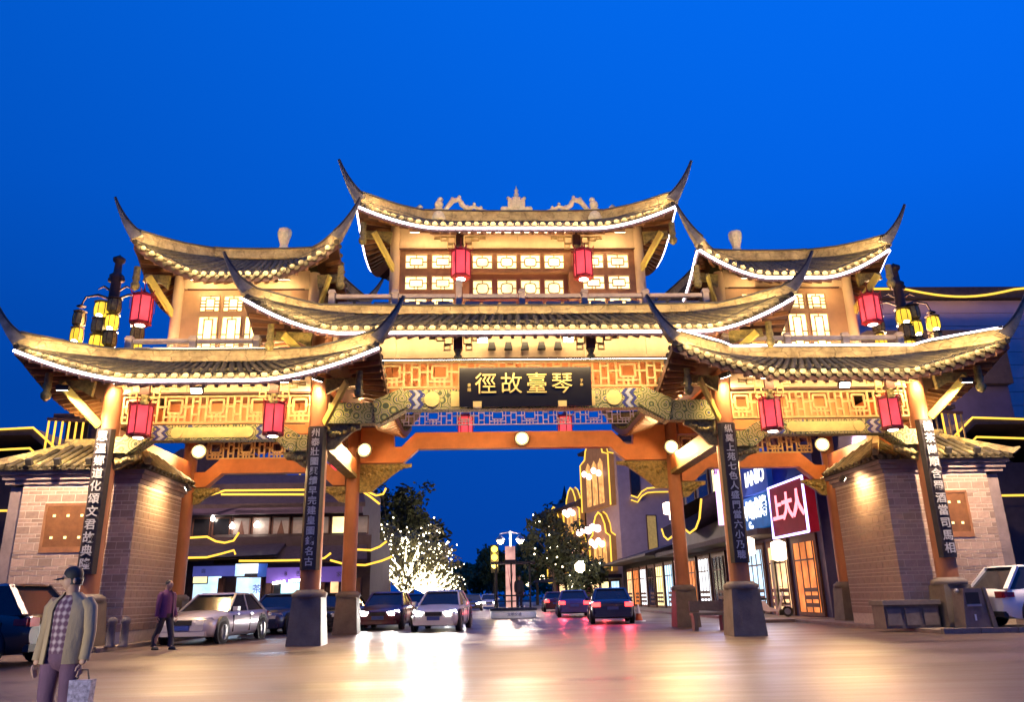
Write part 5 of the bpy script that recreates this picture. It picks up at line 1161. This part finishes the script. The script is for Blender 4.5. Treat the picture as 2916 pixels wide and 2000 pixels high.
# ------------------------------------------------------------------ cars
M_tyre = mat('tyre_rubber', (.018,.018,.018), .8, .2, 8); M_rim = mat('wheel_rim', (.30,.30,.31), .3, .1, 5, metal=.8)
M_head = glow('headlight_on', (1,.95,.88), 30); M_heado = mat('headlight_off', (.7,.7,.7), .1, .1, 9, coat=1)
M_tail = glow('tail_light_on', (1,.03,.03), 9); M_tailo = mat('tail_light_off', (.30,.01,.012), .2, .2, 5, coat=1)
M_plate = mat('number_plate', (.03,.06,.30), .4, .1, 3); M_chrome = mat('chrome', (.6,.6,.6), .18, .05, 3, metal=1)
def car(name, lab, cat, x, y, z, hd, paint, suv=False, lights='off', power=0, grp='cars around the gate', aim=None, roofsign=False):
    t = thing(name, lab, cat, (x, y, z), hd, grp)
    if suv: L, H, bz, wr = 4.3, 1.62, .98, .345; tf, tr, bf, br = .15, -1.45, 1.05, -2.0
    else: L, H, bz, wr = 4.6, 1.44, .90, .32; tf, tr, bf, br = .15, -1.0, .98, -1.75
    h = L/2
    st = [(h, .38, .60, .66), (h-.08, .26, .68, .76), (h-.35, .2, bz-.16, .83), (h-1.0, .18, bz-.06, .87), (bf, .18, bz, .885), (0, .18, bz+.02, .89), (-.9, .18, bz+.03, .89), (-h+.75, .2, bz+.05, .885), (-h+.3, .24, bz+.03, .85), (-h+.06, .34, bz-.04, .79), (-h, .42, bz-.2, .74)]
    rows = []
    for (px, z0, z1, w) in st:
        dz = z1-z0
        half = [(w*.90, z0), (w*.97, z0+dz*.18), (w, z0+dz*.45), (w*.985, z0+dz*.72), (w*.93, z0+dz*.92), (w*.80, z1), (w*.4, z1+.025)]
        rows.append([(px, -a, b) for a, b in half] + [(px, 0, z1+.03)] + [(px, a, b) for a, b in reversed(half)] + [(px, -w*.9, z0)])
    b = MB().grid(rows); b.add(rows[0][:-1], [tuple(range(len(rows[0])-1))][::1]); b.add(rows[-1][:-1], [tuple(range(len(rows[0])-2, -1, -1))])
    part(b, 'body', paint, t)
    wb, wt = .77, .60
    g = [(bf,-wb,bz-.02),(br,-wb,bz),(br,wb,bz),(bf,wb,bz-.02),(tf,-wt,H-.05),(tr,-wt,H-.05),(tr,wt,H-.05),(tf,wt,H-.05)]
    part(MB().add(g, [(0,1,5,4)[::-1],(1,2,6,5)[::-1],(2,3,7,6)[::-1],(3,0,4,7)[::-1]]), 'glass', M_glass, t)
    r = MB().add([(tf+.1,-wt-.02,H-.06),(tr-.1,-wt-.02,H-.06),(tr-.1,wt+.02,H-.06),(tf+.1,wt+.02,H-.06),(tf-.1,-wt+.08,H),(tr+.1,-wt+.08,H-.01),(tr+.1,wt-.08,H-.01),(tf-.1,wt-.08,H)], [(0,4,5,1)[::-1],(1,5,6,2)[::-1],(2,6,7,3)[::-1],(3,7,4,0)[::-1],(4,5,6,7)])
    part(r, 'roof', paint, t)
    xm = (tf+tr)/2
    for s in (-1, 1):
        for q in (((bf,s*wb,bz-.02),(tf+.02,s*wt,H-.05),.06,.06), ((br,s*wb,bz),(tr-.02,s*wt,H-.05),.13 if suv else .09,.07), ((xm,s*(wb+.005),bz),(xm,s*(wt+.01),H-.06),.06,.03)): part(MB().bar(*q), 'pillar', paint, t)
    for wx in (h-.82, -h+.85):
        for s in (-1, 1):
            part(MB().tube([(wx,s*.80,wr+.04),(wx,s*.897,wr+.04)], wr+.085, 20), 'wheel_arch', M_dark, t)
            w_ = part(MB().tube([(wx,s*.72,wr),(wx,s*.90,wr)], wr, 22).tube([(wx,s*.90,wr),(wx,s*.915,wr)], [wr, wr*.86], 22), 'wheel', M_tyre, t)
            rm = MB()
            for k in range(5):
                a = k*2*PI/5; rm.bar((wx,s*.925,wr),(wx+wr*.66*math.cos(a),s*.925,wr+wr*.66*math.sin(a)),.03,.085)
            rm.lathe([(wr*.62,0),(wr*.7,.01),(wr*.7,.03),(wr*.62,.03)], (0,0,0), 20); k = 80
            for q in range(len(rm.v)-120, len(rm.v)): X, Y_, Z = rm.v[q]; rm.v[q] = (wx+X, s*(.90+Z), wr+Y_)
            part(rm, 'rim', M_rim, w_)
    for s in (-1, 1):
        part(MB().add([(h-.34,s*.80,bz-.24),(h-.02,s*.62,bz-.36),(h-.0,s*.38,bz-.34),(h-.02,s*.36,bz-.22),(h-.28,s*.76,bz-.15)], [(0,1,2,3,4) if s < 0 else (4,3,2,1,0)]).box(h-.12,h+.012,*sorted((s*.42,s*.64)),bz-.35,bz-.23), 'headlight', M_head if lights == 'front' else M_heado, t)
        part(MB().box(-h-.012,-h+.16,*sorted((s*.50,s*.78)),bz-.22,bz-.05).box(-h+.02,-h+.30,*sorted((s*.78,s*.845)),bz-.20,bz-.07), 'tail_light', M_tail if lights == 'rear' else M_tailo, t)
        part(MB().box(bf-.22,bf-.02,*sorted((s*.90,s*1.04)),bz+.0,bz+.13), 'mirror', paint, t)
        for q in (-.55, .45): part(MB().box(q,q+.17,*sorted((s*.885,s*.91)),bz-.12,bz-.09), 'door_handle', M_chrome, t)
    part(MB().box(h-.03,h+.02,-.30,.30,bz-.36,bz-.22), 'grille', M_dark, t)
    part(MB().box(h-.01,h+.03,-.23,.23,.40,.53), 'number_plate', M_plate, t); part(MB().box(-h-.03,-h+.01,-.23,.23,.56,.68), 'number_plate', M_plate, t)
    for q in ((h-.1,h+.03,-.72,.72,.24,.36), (-h-.03,-h+.1,-.74,.74,.28,.42)): part(MB().box(*q), 'bumper', M_dark if suv else paint, t)
    if roofsign: part(MB().taper((-.2,0),H,H+.16,.10,.34,.07,.28), 'roof_sign', M_yl, t)
    for q_ in (bf-.18, xm, br+.42):
        for s in (-1, 1): part(MB().box(q_-.008,q_+.008,*sorted((s*.86,s*.8945)),.30,bz-.12), 'door_seam', M_dark, t)
    if lights == 'rear':
        for s in (-1, 1): lamp('SPOT', 'tail_lamp', t, (-h-.06, s*.62, bz-.14), 160, (1,.05,.07), (-1,0,-.12), .05, 120, .9)
    if power:
        for s in (-1, 1):
            l = lamp('SPOT', 'headlight_lamp', t, (h+.06, s*.52, bz-.28), power, (1,.93,.85), (1, aim or 0, -.07), .05, 75, .8)
    return t
CPW = mat('silver_car_paint', (.46,.44,.50), .3, .04, 2, coat=.6, metal=.2); CPWh = mat('white_car_paint', (.78,.77,.76), .3, .03, 2, coat=.6)
CPB = mat('dark_blue_car_paint', (.018,.025,.085), .28, .1, 2, coat=.6); CPK = mat('black_car_paint', (.014,.013,.014), .25, .1, 2, coat=.6)
CPR = mat('maroon_car_paint', (.10,.012,.018), .3, .1, 2, coat=.6); CPP = mat('violet_car_paint', (.07,.045,.16), .3, .1, 2, coat=.6)
def gx(px, Y): return at(px, 1700, Y).x
car('parked_car', 'silver saloon parked in the left bay behind the column, facing the camera', 'car', gx(625, 3.6), 3.6, GZ, math.radians(-97), CPW)
car('parked_car', 'white hatchback SUV at the right border, seen from its rear corner', 'car', gx(2790, -.6)+2.2, -.55, GZ+.10, math.radians(3), CPWh, suv=True)
car('parked_car', 'dark blue saloon parked between the silver car and the inner left column', 'car', gx(805, 9.5), 9.5, GZ, math.radians(-97), CPB)
car('parked_car', 'black car half hidden between the two inner left columns', 'car', gx(962, 11), 11, GZ, math.radians(-95), CPK)
car('moving_car', 'maroon car with headlights on, just right of the inner left columns', 'car', gx(1105, 11.5), 11.5, GZ, math.radians(-93), CPR, lights='front', power=500)
car('moving_car', 'pale car with dazzling headlights approaching in the left lane under the gate', 'car', gx(1262, 9), 9, GZ, math.radians(-96), CPWh, lights='front', power=2600)
car('moving_car', 'oncoming car with headlights on, second in the left lane', 'car', gx(1300, 34), 34, GZ, math.radians(-90), CPK, lights='front', power=500)
car('moving_car', 'small distant oncoming car with headlights on, third in the left lane', 'car', gx(1345, 52), 52, GZ, math.radians(-90), CPK, lights='front', power=0)
car('moving_car', 'farthest oncoming car with headlights on, next to the median trees', 'car', gx(1392, 60), 60, GZ, math.radians(-90), CPW, lights='front', power=0)
car('moving_car', 'violet car leaving with red tail lights, just right of the traffic podium', 'car', gx(1630, 24), 24, GZ, math.radians(86), CPP, lights='rear')
car('moving_car', 'dark blue car leaving with red tail lights, nearest in the right lane', 'car', gx(1735, 13), 13, GZ, math.radians(84), CPB, lights='rear', grp='cars around the gate')
car('moving_car', 'maroon car leaving with red tail lights, beyond the violet one', 'car', gx(1578, 40), 40, GZ, math.radians(88), CPR, lights='rear')
car('parked_car', 'dark car parked at the right kerb in front of the gabled hall', 'car', gx(1735, 28), 28, GZ, math.radians(90), CPK, lights='rear')
car('parked_car', 'black taxi with a yellow roof sign, cut by the left border', 'taxi', gx(10, -4.5)-.75, -4.6, GZ, math.radians(172), CPK, suv=True, roofsign=True)
car('moving_car', 'added car out of view beyond the left border, headlights lighting the lower left', 'car', -9.6, -19.6, zg(-19), math.radians(47), CPK, lights='front', power=420)  # unseen car, added so its headlights reach the man and near road
car('parked_car', 'dark car parked at the left kerb below the lit trees', 'car', gx(1190, 26), 26, GZ, math.radians(-92), CPP)
# ------------------------------------------------------------------ people
M_skin = mat('skin', (.46,.27,.18), .55, .06, 5)
def skinmesh(name, m, verts, edges, radii, parent, sub=2, root=0):
    me = bpy.data.meshes.new(name); me.from_pydata(verts, edges, []); o = bpy.data.objects.new('skin_base', me); COL.objects.link(o)
    sk = o.modifiers.new('s', 'SKIN'); 
    for i, r in enumerate(radii):
        d = me.skin_vertices[0].data[i]; d.radius = r if isinstance(r, tuple) else (r, r); d.use_root = i == root
    sk.use_smooth_shade = True; o.modifiers.new('u', 'SUBSURF').levels = sub
    o.modifiers['u'].render_levels = sub
    dg = bpy.context.evaluated_depsgraph_get(); dg.update(); nm = bpy.data.meshes.new_from_object(o.evaluated_get(dg)); nm.name = name
    bpy.data.objects.remove(o); nm.materials.clear(); nm.materials.append(m)
    nm.polygons.foreach_set('use_smooth', [True]*len(nm.polygons))
    return link(nm, name, parent)
def ring_shell(levels, m, name, parent, a0=0, a1=360, n=20, thick=.0):
    # levels: (z, half width x, half depth y, cx, cy); front is -y
    rows = []
    for z, rx, ry, cx, cy in levels:
        row = []
        for k in range(n+1):
            a = math.radians(a0+(a1-a0)*k/n-90); row.append((cx+rx*math.cos(a), cy+ry*math.sin(a), z))
        rows.append(row)
    b = MB().grid(rows)
    if thick:
        b.grid([[(x*(1-thick)+l[3]*thick, y*(1-thick)+l[4]*thick, z) for x, y, z in reversed(r)] for r, l in zip(rows, levels)])
    return part(b, name, m, parent)
def person(lab, x, y, z, rz, top, trousers, cap=None, jacket=None, head_turn=0, sc=1.0, grp=None, stride=0.0, hair=M_dark):
    t = thing('person', lab, 'person', (x, y, z), rz, grp); t.scale = (sc, sc, sc)
    V = [(0,0,.93),(0,.0,1.08),(0,.01,1.25),(0,.02,1.38),(0,.02,1.47),(0,.0,1.56),(0,-.005,1.64)]; R_ = [(.15,.11),(.135,.10),(.15,.105),(.13,.09),.058,(.075,.09),(.07,.085)]; E_ = [(i, i+1) for i in range(6)]
    for s in (-1, 1):
        b = len(V); f = stride*s
        V += [(s*.10,0,.88),(s*.11,-f*.5-.01,.48),(s*.11,-f+.02,.09),(s*.125,-f-.12,.035)]; R_ += [.088,.058,.042,(.045,.03)]; E_ += [(0,b),(b,b+1),(b+1,b+2),(b+2,b+3)]
        b = len(V); 
        V += [(s*.18,.02,1.36),(s*.235,.03,1.08),(s*.25,-.03-f*.3,.84),(s*.25,-.045-f*.3,.78)]; R_ += [.062,.045,.034,(.026,.04)]; E_ += [(3,b),(b,b+1),(b+1,b+2),(b+2,b+3)]
    skinmesh('body', M_skin, V, E_, R_, t)
    for s in (-1, 1):                                       # hands: four fingers and a thumb, slightly curled
        hb = Vector((s*.25, -.05-stride*s*.3, .775)); hm = MB()
        for k in range(4):
            p0 = hb+Vector((0, -.03+.02*k, -.03)); ln = (.07,.08,.075,.06)[k]
            hm.tube([p0, p0+Vector((-s*.004,-.003,-ln*.5)), p0+Vector((-s*.018,-.004,-ln))], [.0095,.009,.007], 6)
        p0 = hb+Vector((0,-.035,.01)); hm.tube([p0, p0+Vector((-s*.01,-.025,-.025)), p0+Vector((-s*.015,-.03,-.055))], [.012,.011,.008], 6)
        part(hm, 'fingers', M_skin, t)
    # head with a face
    hd = MB(); rows = []
    for i in range(15):
        ph = PI*i/14; row = []
        for k in range(21):
            a = 2*PI*k/20; dx, dy, dz = math.sin(ph)*math.sin(a), -math.sin(ph)*math.cos(a), -math.cos(ph)
            fx, fy = .074, .096
            if dz < 0: fx *= 1-.28*dz*dz; fy *= 1-.12*dz*dz
            q = Vector((dx*fx, dy*fy-.012, dz*.118))
            if abs(a if a < PI else a-2*PI) < .2 and -.35 < dz < .12: q.y -= .022*(1-abs(dz+.12)*2)
            row.append(tuple(q))
        rows.append(row)
    hd.grid(rows)
    for s in (-1, 1): hd.lathe([(.004,-.03),(.018,-.01),(.016,.02),(.004,.032)], (s*.076,.005,-.005), 8)
    H = Vector((0,-.01,1.62)); h_ = part(hd, 'head', M_skin, t); h_.location = H; h_.rotation_euler = (0,0,head_turn)
    fm = MB()
    for s in (-1, 1): fm.ball((s*.030,-.098,.012), .009, 6); fm.bar((s*.018,-.104,.032),(s*.045,-.096,.034),.008,.006)
    part(fm, 'eye', M_dark, h_); part(MB().bar((-.022,-.098,-.058),(.022,-.098,-.058),.006,.008), 'mouth', mat('lips', (.30,.10,.09), .5, .1, 5), h_)
    if cap:
        c = MB().lathe([(.088,.02),(.094,.05),(.092,.085),(.07,.125),(.03,.142),(.001,.146)], (0,.0,0), 18)
        c.grid([[(.085*math.sin(a), -.07-.0*math.cos(a)-r*math.cos(a)*.13, .03-.02*r) for a in [(-1.1+2.2*k/10) for k in range(11)]] for r in (0,.5,1)])
        c.grid([[(.085*math.sin(a), -.07-r*math.cos(a)*.13, .022-.02*r) for a in [(1.1-2.2*k/10) for k in range(11)]] for r in (0,.5,1)])
        part(c, 'cap', cap, h_)
        part(MB().lathe([(.080,-.045),(.086,.0),(.088,.025),(.07,.03)], (0,.014,0), 16), 'hair', hair, h_)
    else: part(MB().lathe([(.079,.0),(.088,.04),(.082,.09),(.05,.125),(.001,.132)], (0,.016,0), 16), 'hair', hair, h_)
    ring_shell([(.90,.185,.135,0,0),(1.0,.18,.13,0,0),(1.15,.19,.135,0,.005),(1.3,.205,.135,0,.012),(1.40,.185,.11,0,.02),(1.45,.11,.08,0,.02),(1.47,.075,.07,0,.02)], top, 'shirt', t)
    ring_shell([(.72,.02,.02,0,0),(.76,.12,.09,0,0),(.84,.178,.128,0,0),(.93,.178,.13,0,0),(1.0,.17,.125,0,0)], trousers, 'trousers_seat', t)
    if jacket:
        ring_shell([(.80,.225,.175,0,0),(.95,.215,.165,0,.0),(1.15,.215,.16,0,.01),(1.32,.23,.155,0,.015),(1.41,.20,.125,0,.02),(1.465,.12,.095,0,.02),(1.50,.088,.085,0,.02)], jacket, 'jacket', t, 26, 334, 26, .05)
    sl = jacket or top
    for s in (-1, 1):
        part(MB().tube([(s*.155,.02,1.41),(s*.205,.022,1.34),(s*.238,.03,1.1),(s*.252,-.0-stride*s*.15,.96),(s*.255,-.03-stride*s*.3,.83)], [.075,.082,.064,.056,.050], 12), 'sleeve', sl, t)
        f = stride*s
        part(MB().tube([(s*.09,0,.97),(s*.105,0,.86),(s*.112,-f*.5-.01,.5),(s*.112,-f+.02,.30),(s*.112,-f+.03,.08)], [.105,.11,.082,.074,.07], 12), 'trouser_leg', trousers, t)
        part(MB().lathe([(.045,0),(.055,.01),(.05,.05),(.03,.085)], (0,0,0), 12), 'shoe', M_dark, t); o = COL.objects[-1]; o.location = (s*.118, -f-.045, 0); o.scale = (1, 2.4, 1)
    return t
def plaid():
    m = mat('plaid_shirt', (.20,.10,.13), .8, .2, 4); t_ = m.node_tree; L = t_.links.new; tcn = t_.nodes.new('ShaderNodeTexCoord')
    w1 = t_.nodes.new('ShaderNodeTexWave'); w1.bands_direction = 'Z'; w1.inputs['Scale'].default_value = 4.5; w2 = t_.nodes.new('ShaderNodeTexWave'); w2.bands_direction = 'X'; w2.inputs['Scale'].default_value = 5
    for w in (w1, w2): L(tcn.outputs['Object'], w.inputs['Vector'])
    mm = t_.nodes.new('ShaderNodeMath'); mm.operation = 'ADD'; L(w1.outputs['Fac'], mm.inputs[0]); L(w2.outputs['Fac'], mm.inputs[1])
    rp = t_.nodes.new('ShaderNodeValToRGB'); e = rp.color_ramp.elements; e[0].position = .35; e[0].color = (.10,.04,.07,1); e[1].position = .95; e[1].color = (.45,.34,.33,1)
    mh = t_.nodes.new('ShaderNodeMath'); mh.operation = 'MULTIPLY'; mh.inputs[1].default_value = .5; L(mm.outputs[0], mh.inputs[0]); L(mh.outputs[0], rp.inputs[0]); L(rp.outputs[0], t_.nodes['Principled BSDF'].inputs['Base Color']); return m
PY = -13.8
pp = person('man in a black cap, tan open jacket and plaid shirt standing at lower left', at(196, 1750, PY).x, PY, zg(PY), math.radians(-8), plaid(), mat('purple_trousers', (.12,.06,.10), .85, .25, 5, .9, 8, stretch=(1,1,.5)), mat('black_cap', (.018,.016,.015), .7, .2, 6), mat('tan_jacket', (.36,.26,.14), .85, .22, 5, 1.0, 9, stretch=(1,1,.4)), head_turn=math.radians(-48))
bag = thing('shopping_bag', 'dark patterned bag held by the man in the cap', 'bag', (pp.location.x+.27, PY-.07, zg(PY)+.33))
bag.scale = (.75,.75,.75)
part(MB().taper((0,0),0,.42,.13,.08,.15,.07), 'bag_body', mat('patterned_bag', (.35,.30,.42), .6, .5, 14, .2, 20, col2=(.03,.02,.06)), bag)
part(MB().tube([(-.08,0,.42),(-.05,0,.54),(.05,0,.54),(.08,0,.42)], .012, 6), 'bag_handle', M_dark, bag)
person('person in a purple coat walking past the outer left columns', gx(478, -.6), -.6, GZ, math.radians(60), mat('purple_coat', (.10,.02,.09), .8, .2, 5), mat('dark_trousers', (.03,.025,.035), .8, .2, 5), jacket=mat('purple_coat', (.10,.02,.09)), stride=.18, head_turn=.2)
person('traffic officer in a dark uniform standing on the podium', pb.x+.35, pb.y-.1, GZ+.56, math.radians(20), mat('dark_uniform', (.02,.02,.03), .7, .2, 5), mat('dark_trousers', (.03,.025,.035)), cap=mat('officer_cap', (.02,.02,.03), .6, .2, 5), jacket=mat('dark_uniform', (.02,.02,.03)))
# ------------------------------------------------------------------ scooter
sx_, sy_ = gx(2195, 11.6), 11.6
t = thing('scooter', 'pale electric scooter parked on the right behind the gate', 'scooter', (sx_, sy_, GZ+.12), math.radians(-28))
for wx in (-.55, .62):
    w_ = part(MB().tube([(wx,-.05,.22),(wx,.05,.22)], .22, 18), 'wheel', M_tyre, t); part(MB().tube([(wx,-.056,.22),(wx,.056,.22)], .13, 14), 'rim', M_rim, w_)
M_sc = mat('scooter_paint', (.66,.52,.50), .35, .05, 3, coat=.5)
part(MB().prism([(-.75,.42),(-.7,.62),(-.3,.66),(-.12,.40),(.25,.28),(.25,.22),(-.2,.22),(-.45,.3)], -.13, .13), 'body', M_sc, t)
part(MB().prism([(.22,.24),(.30,.26),(.52,.80),(.44,.84)], -.16, .16), 'leg_shield', M_sc, t)
part(MB().prism([(-.78,.64),(-.2,.68),(-.16,.76),(-.5,.80),(-.8,.74)], -.12, .12), 'seat', M_black, t)
part(MB().tube([(.64,0,.24),(.50,0,.84),(.46,0,1.0)], .03, 8).tube([(.42,-.30,1.04),(.48,0,1.0),(.42,.30,1.04)], .02, 6), 'handlebar', M_dark, t)
part(MB().prism([(.45,.82),(.56,.86),(.54,1.0),(.44,1.02)], -.1, .1), 'headlight', M_heado, t)
part(MB().tube([(.42,.30,1.04),(.40,.34,1.2)], .008, 5).lathe([(.001,0),(.06,.01),(.06,.02),(.001,.03)], (.40,.34,1.2), 10), 'mirror', M_dark, t)
part(MB().tube([(.62,-.09,.42),(.45,-.09,.47),(.80,-.09,.40)], .03, 5).box(.40,.84,-.08,.08,.45,.47), 'mudguard', M_sc, t)
# ------------------------------------------------------------------ small street furniture
bx_ = gx(2757, -.9)
t = thing('litter_bin', 'grey sloping litter bin standing between the right column plinth and the white car', 'litter bin', (bx_, -.85, GZ+.10))
part(MB().prism([(-.34,0),(.36,0),(.27,1.02),(-.24,1.02)], -.26, .26), 'bin_body', mat('bin_stone', (.14,.115,.11), .7, .2, 5, .15, 30), t)
part(MB().box(-.20,.16,-.275,-.255,.62,.92), 'opening', M_dark, t); part(MB().box(-.22,.18,-.30,-.26,.56,.62), 'opening_sill', M_metal, t)
part(MB().prism([(.40,-.02),(.52,-.02),(.37,1.05),(.29,1.05)], -.30, .30), 'side_board', M_stone, t); part(MB().box(-.05,-.01,-.28,-.26,.2,.36), 'label_plate', M_white, t)
part(MB().ball((-.33,-.1,.96), .07, 8), 'knob', M_metal, t)
cn = thing('traffic_cone', 'orange and white traffic cone on a pale base at the right kerb', 'traffic cone', (gx(1815, 13), 13, GZ))
part(MB().lathe([(.30,0),(.30,.05),(.02,.05)], (0,0,0), 16), 'cone_base', M_white, cn); part(MB().lathe([(.17,.05),(.11,.32),(.10,.34)], (0,0,0), 14), 'cone_lower', mat('cone_orange', (.6,.12,.03), .5, .1, 5), cn); part(MB().lathe([(.10,.341),(.07,.5),(.03,.72)], (0,0,0), 14), 'cone_upper', M_white, cn)
bn = thing('bench', 'low wooden bench beside the inner right back column', 'bench', (gx(2012, 3.5), 3.5, GZ))
part(MB().box(-.55,.55,-.2,.2,.46,.54), 'seat', M_ledge, bn); part(MB().box(-.55,.55,.14,.2,.6,.9), 'backrest', M_ledge, bn)
for a in (-.45, .45): part(MB().box(a-.06,a+.06,-.18,.18,0,.46), 'leg', M_ledge, bn)
for px, Y, h_ in ((330, -.9, .62), (368, -.9, .62), (2495, -.9, .0), (2575, -.9, .0)):
    if h_ == 0: continue
    o = MB().lathe([(.12,0),(.14,.03),(.10,.08),(.09,.55),(.12,.6),(.12,.68),(.05,.74)], (0,0,0), 12).build('bollard', M_stone, None, loc=(gx(px, Y), Y, GZ+.1))
    tag(o, 'short stone bollard before the left lodge, %s of the pair' % ('left' if px == 330 else 'right'), 'bollard', 'stone bollards before the left lodge')
# names of gate roofs and other loose parts are set where they are built
bpy.context.view_layer.update()
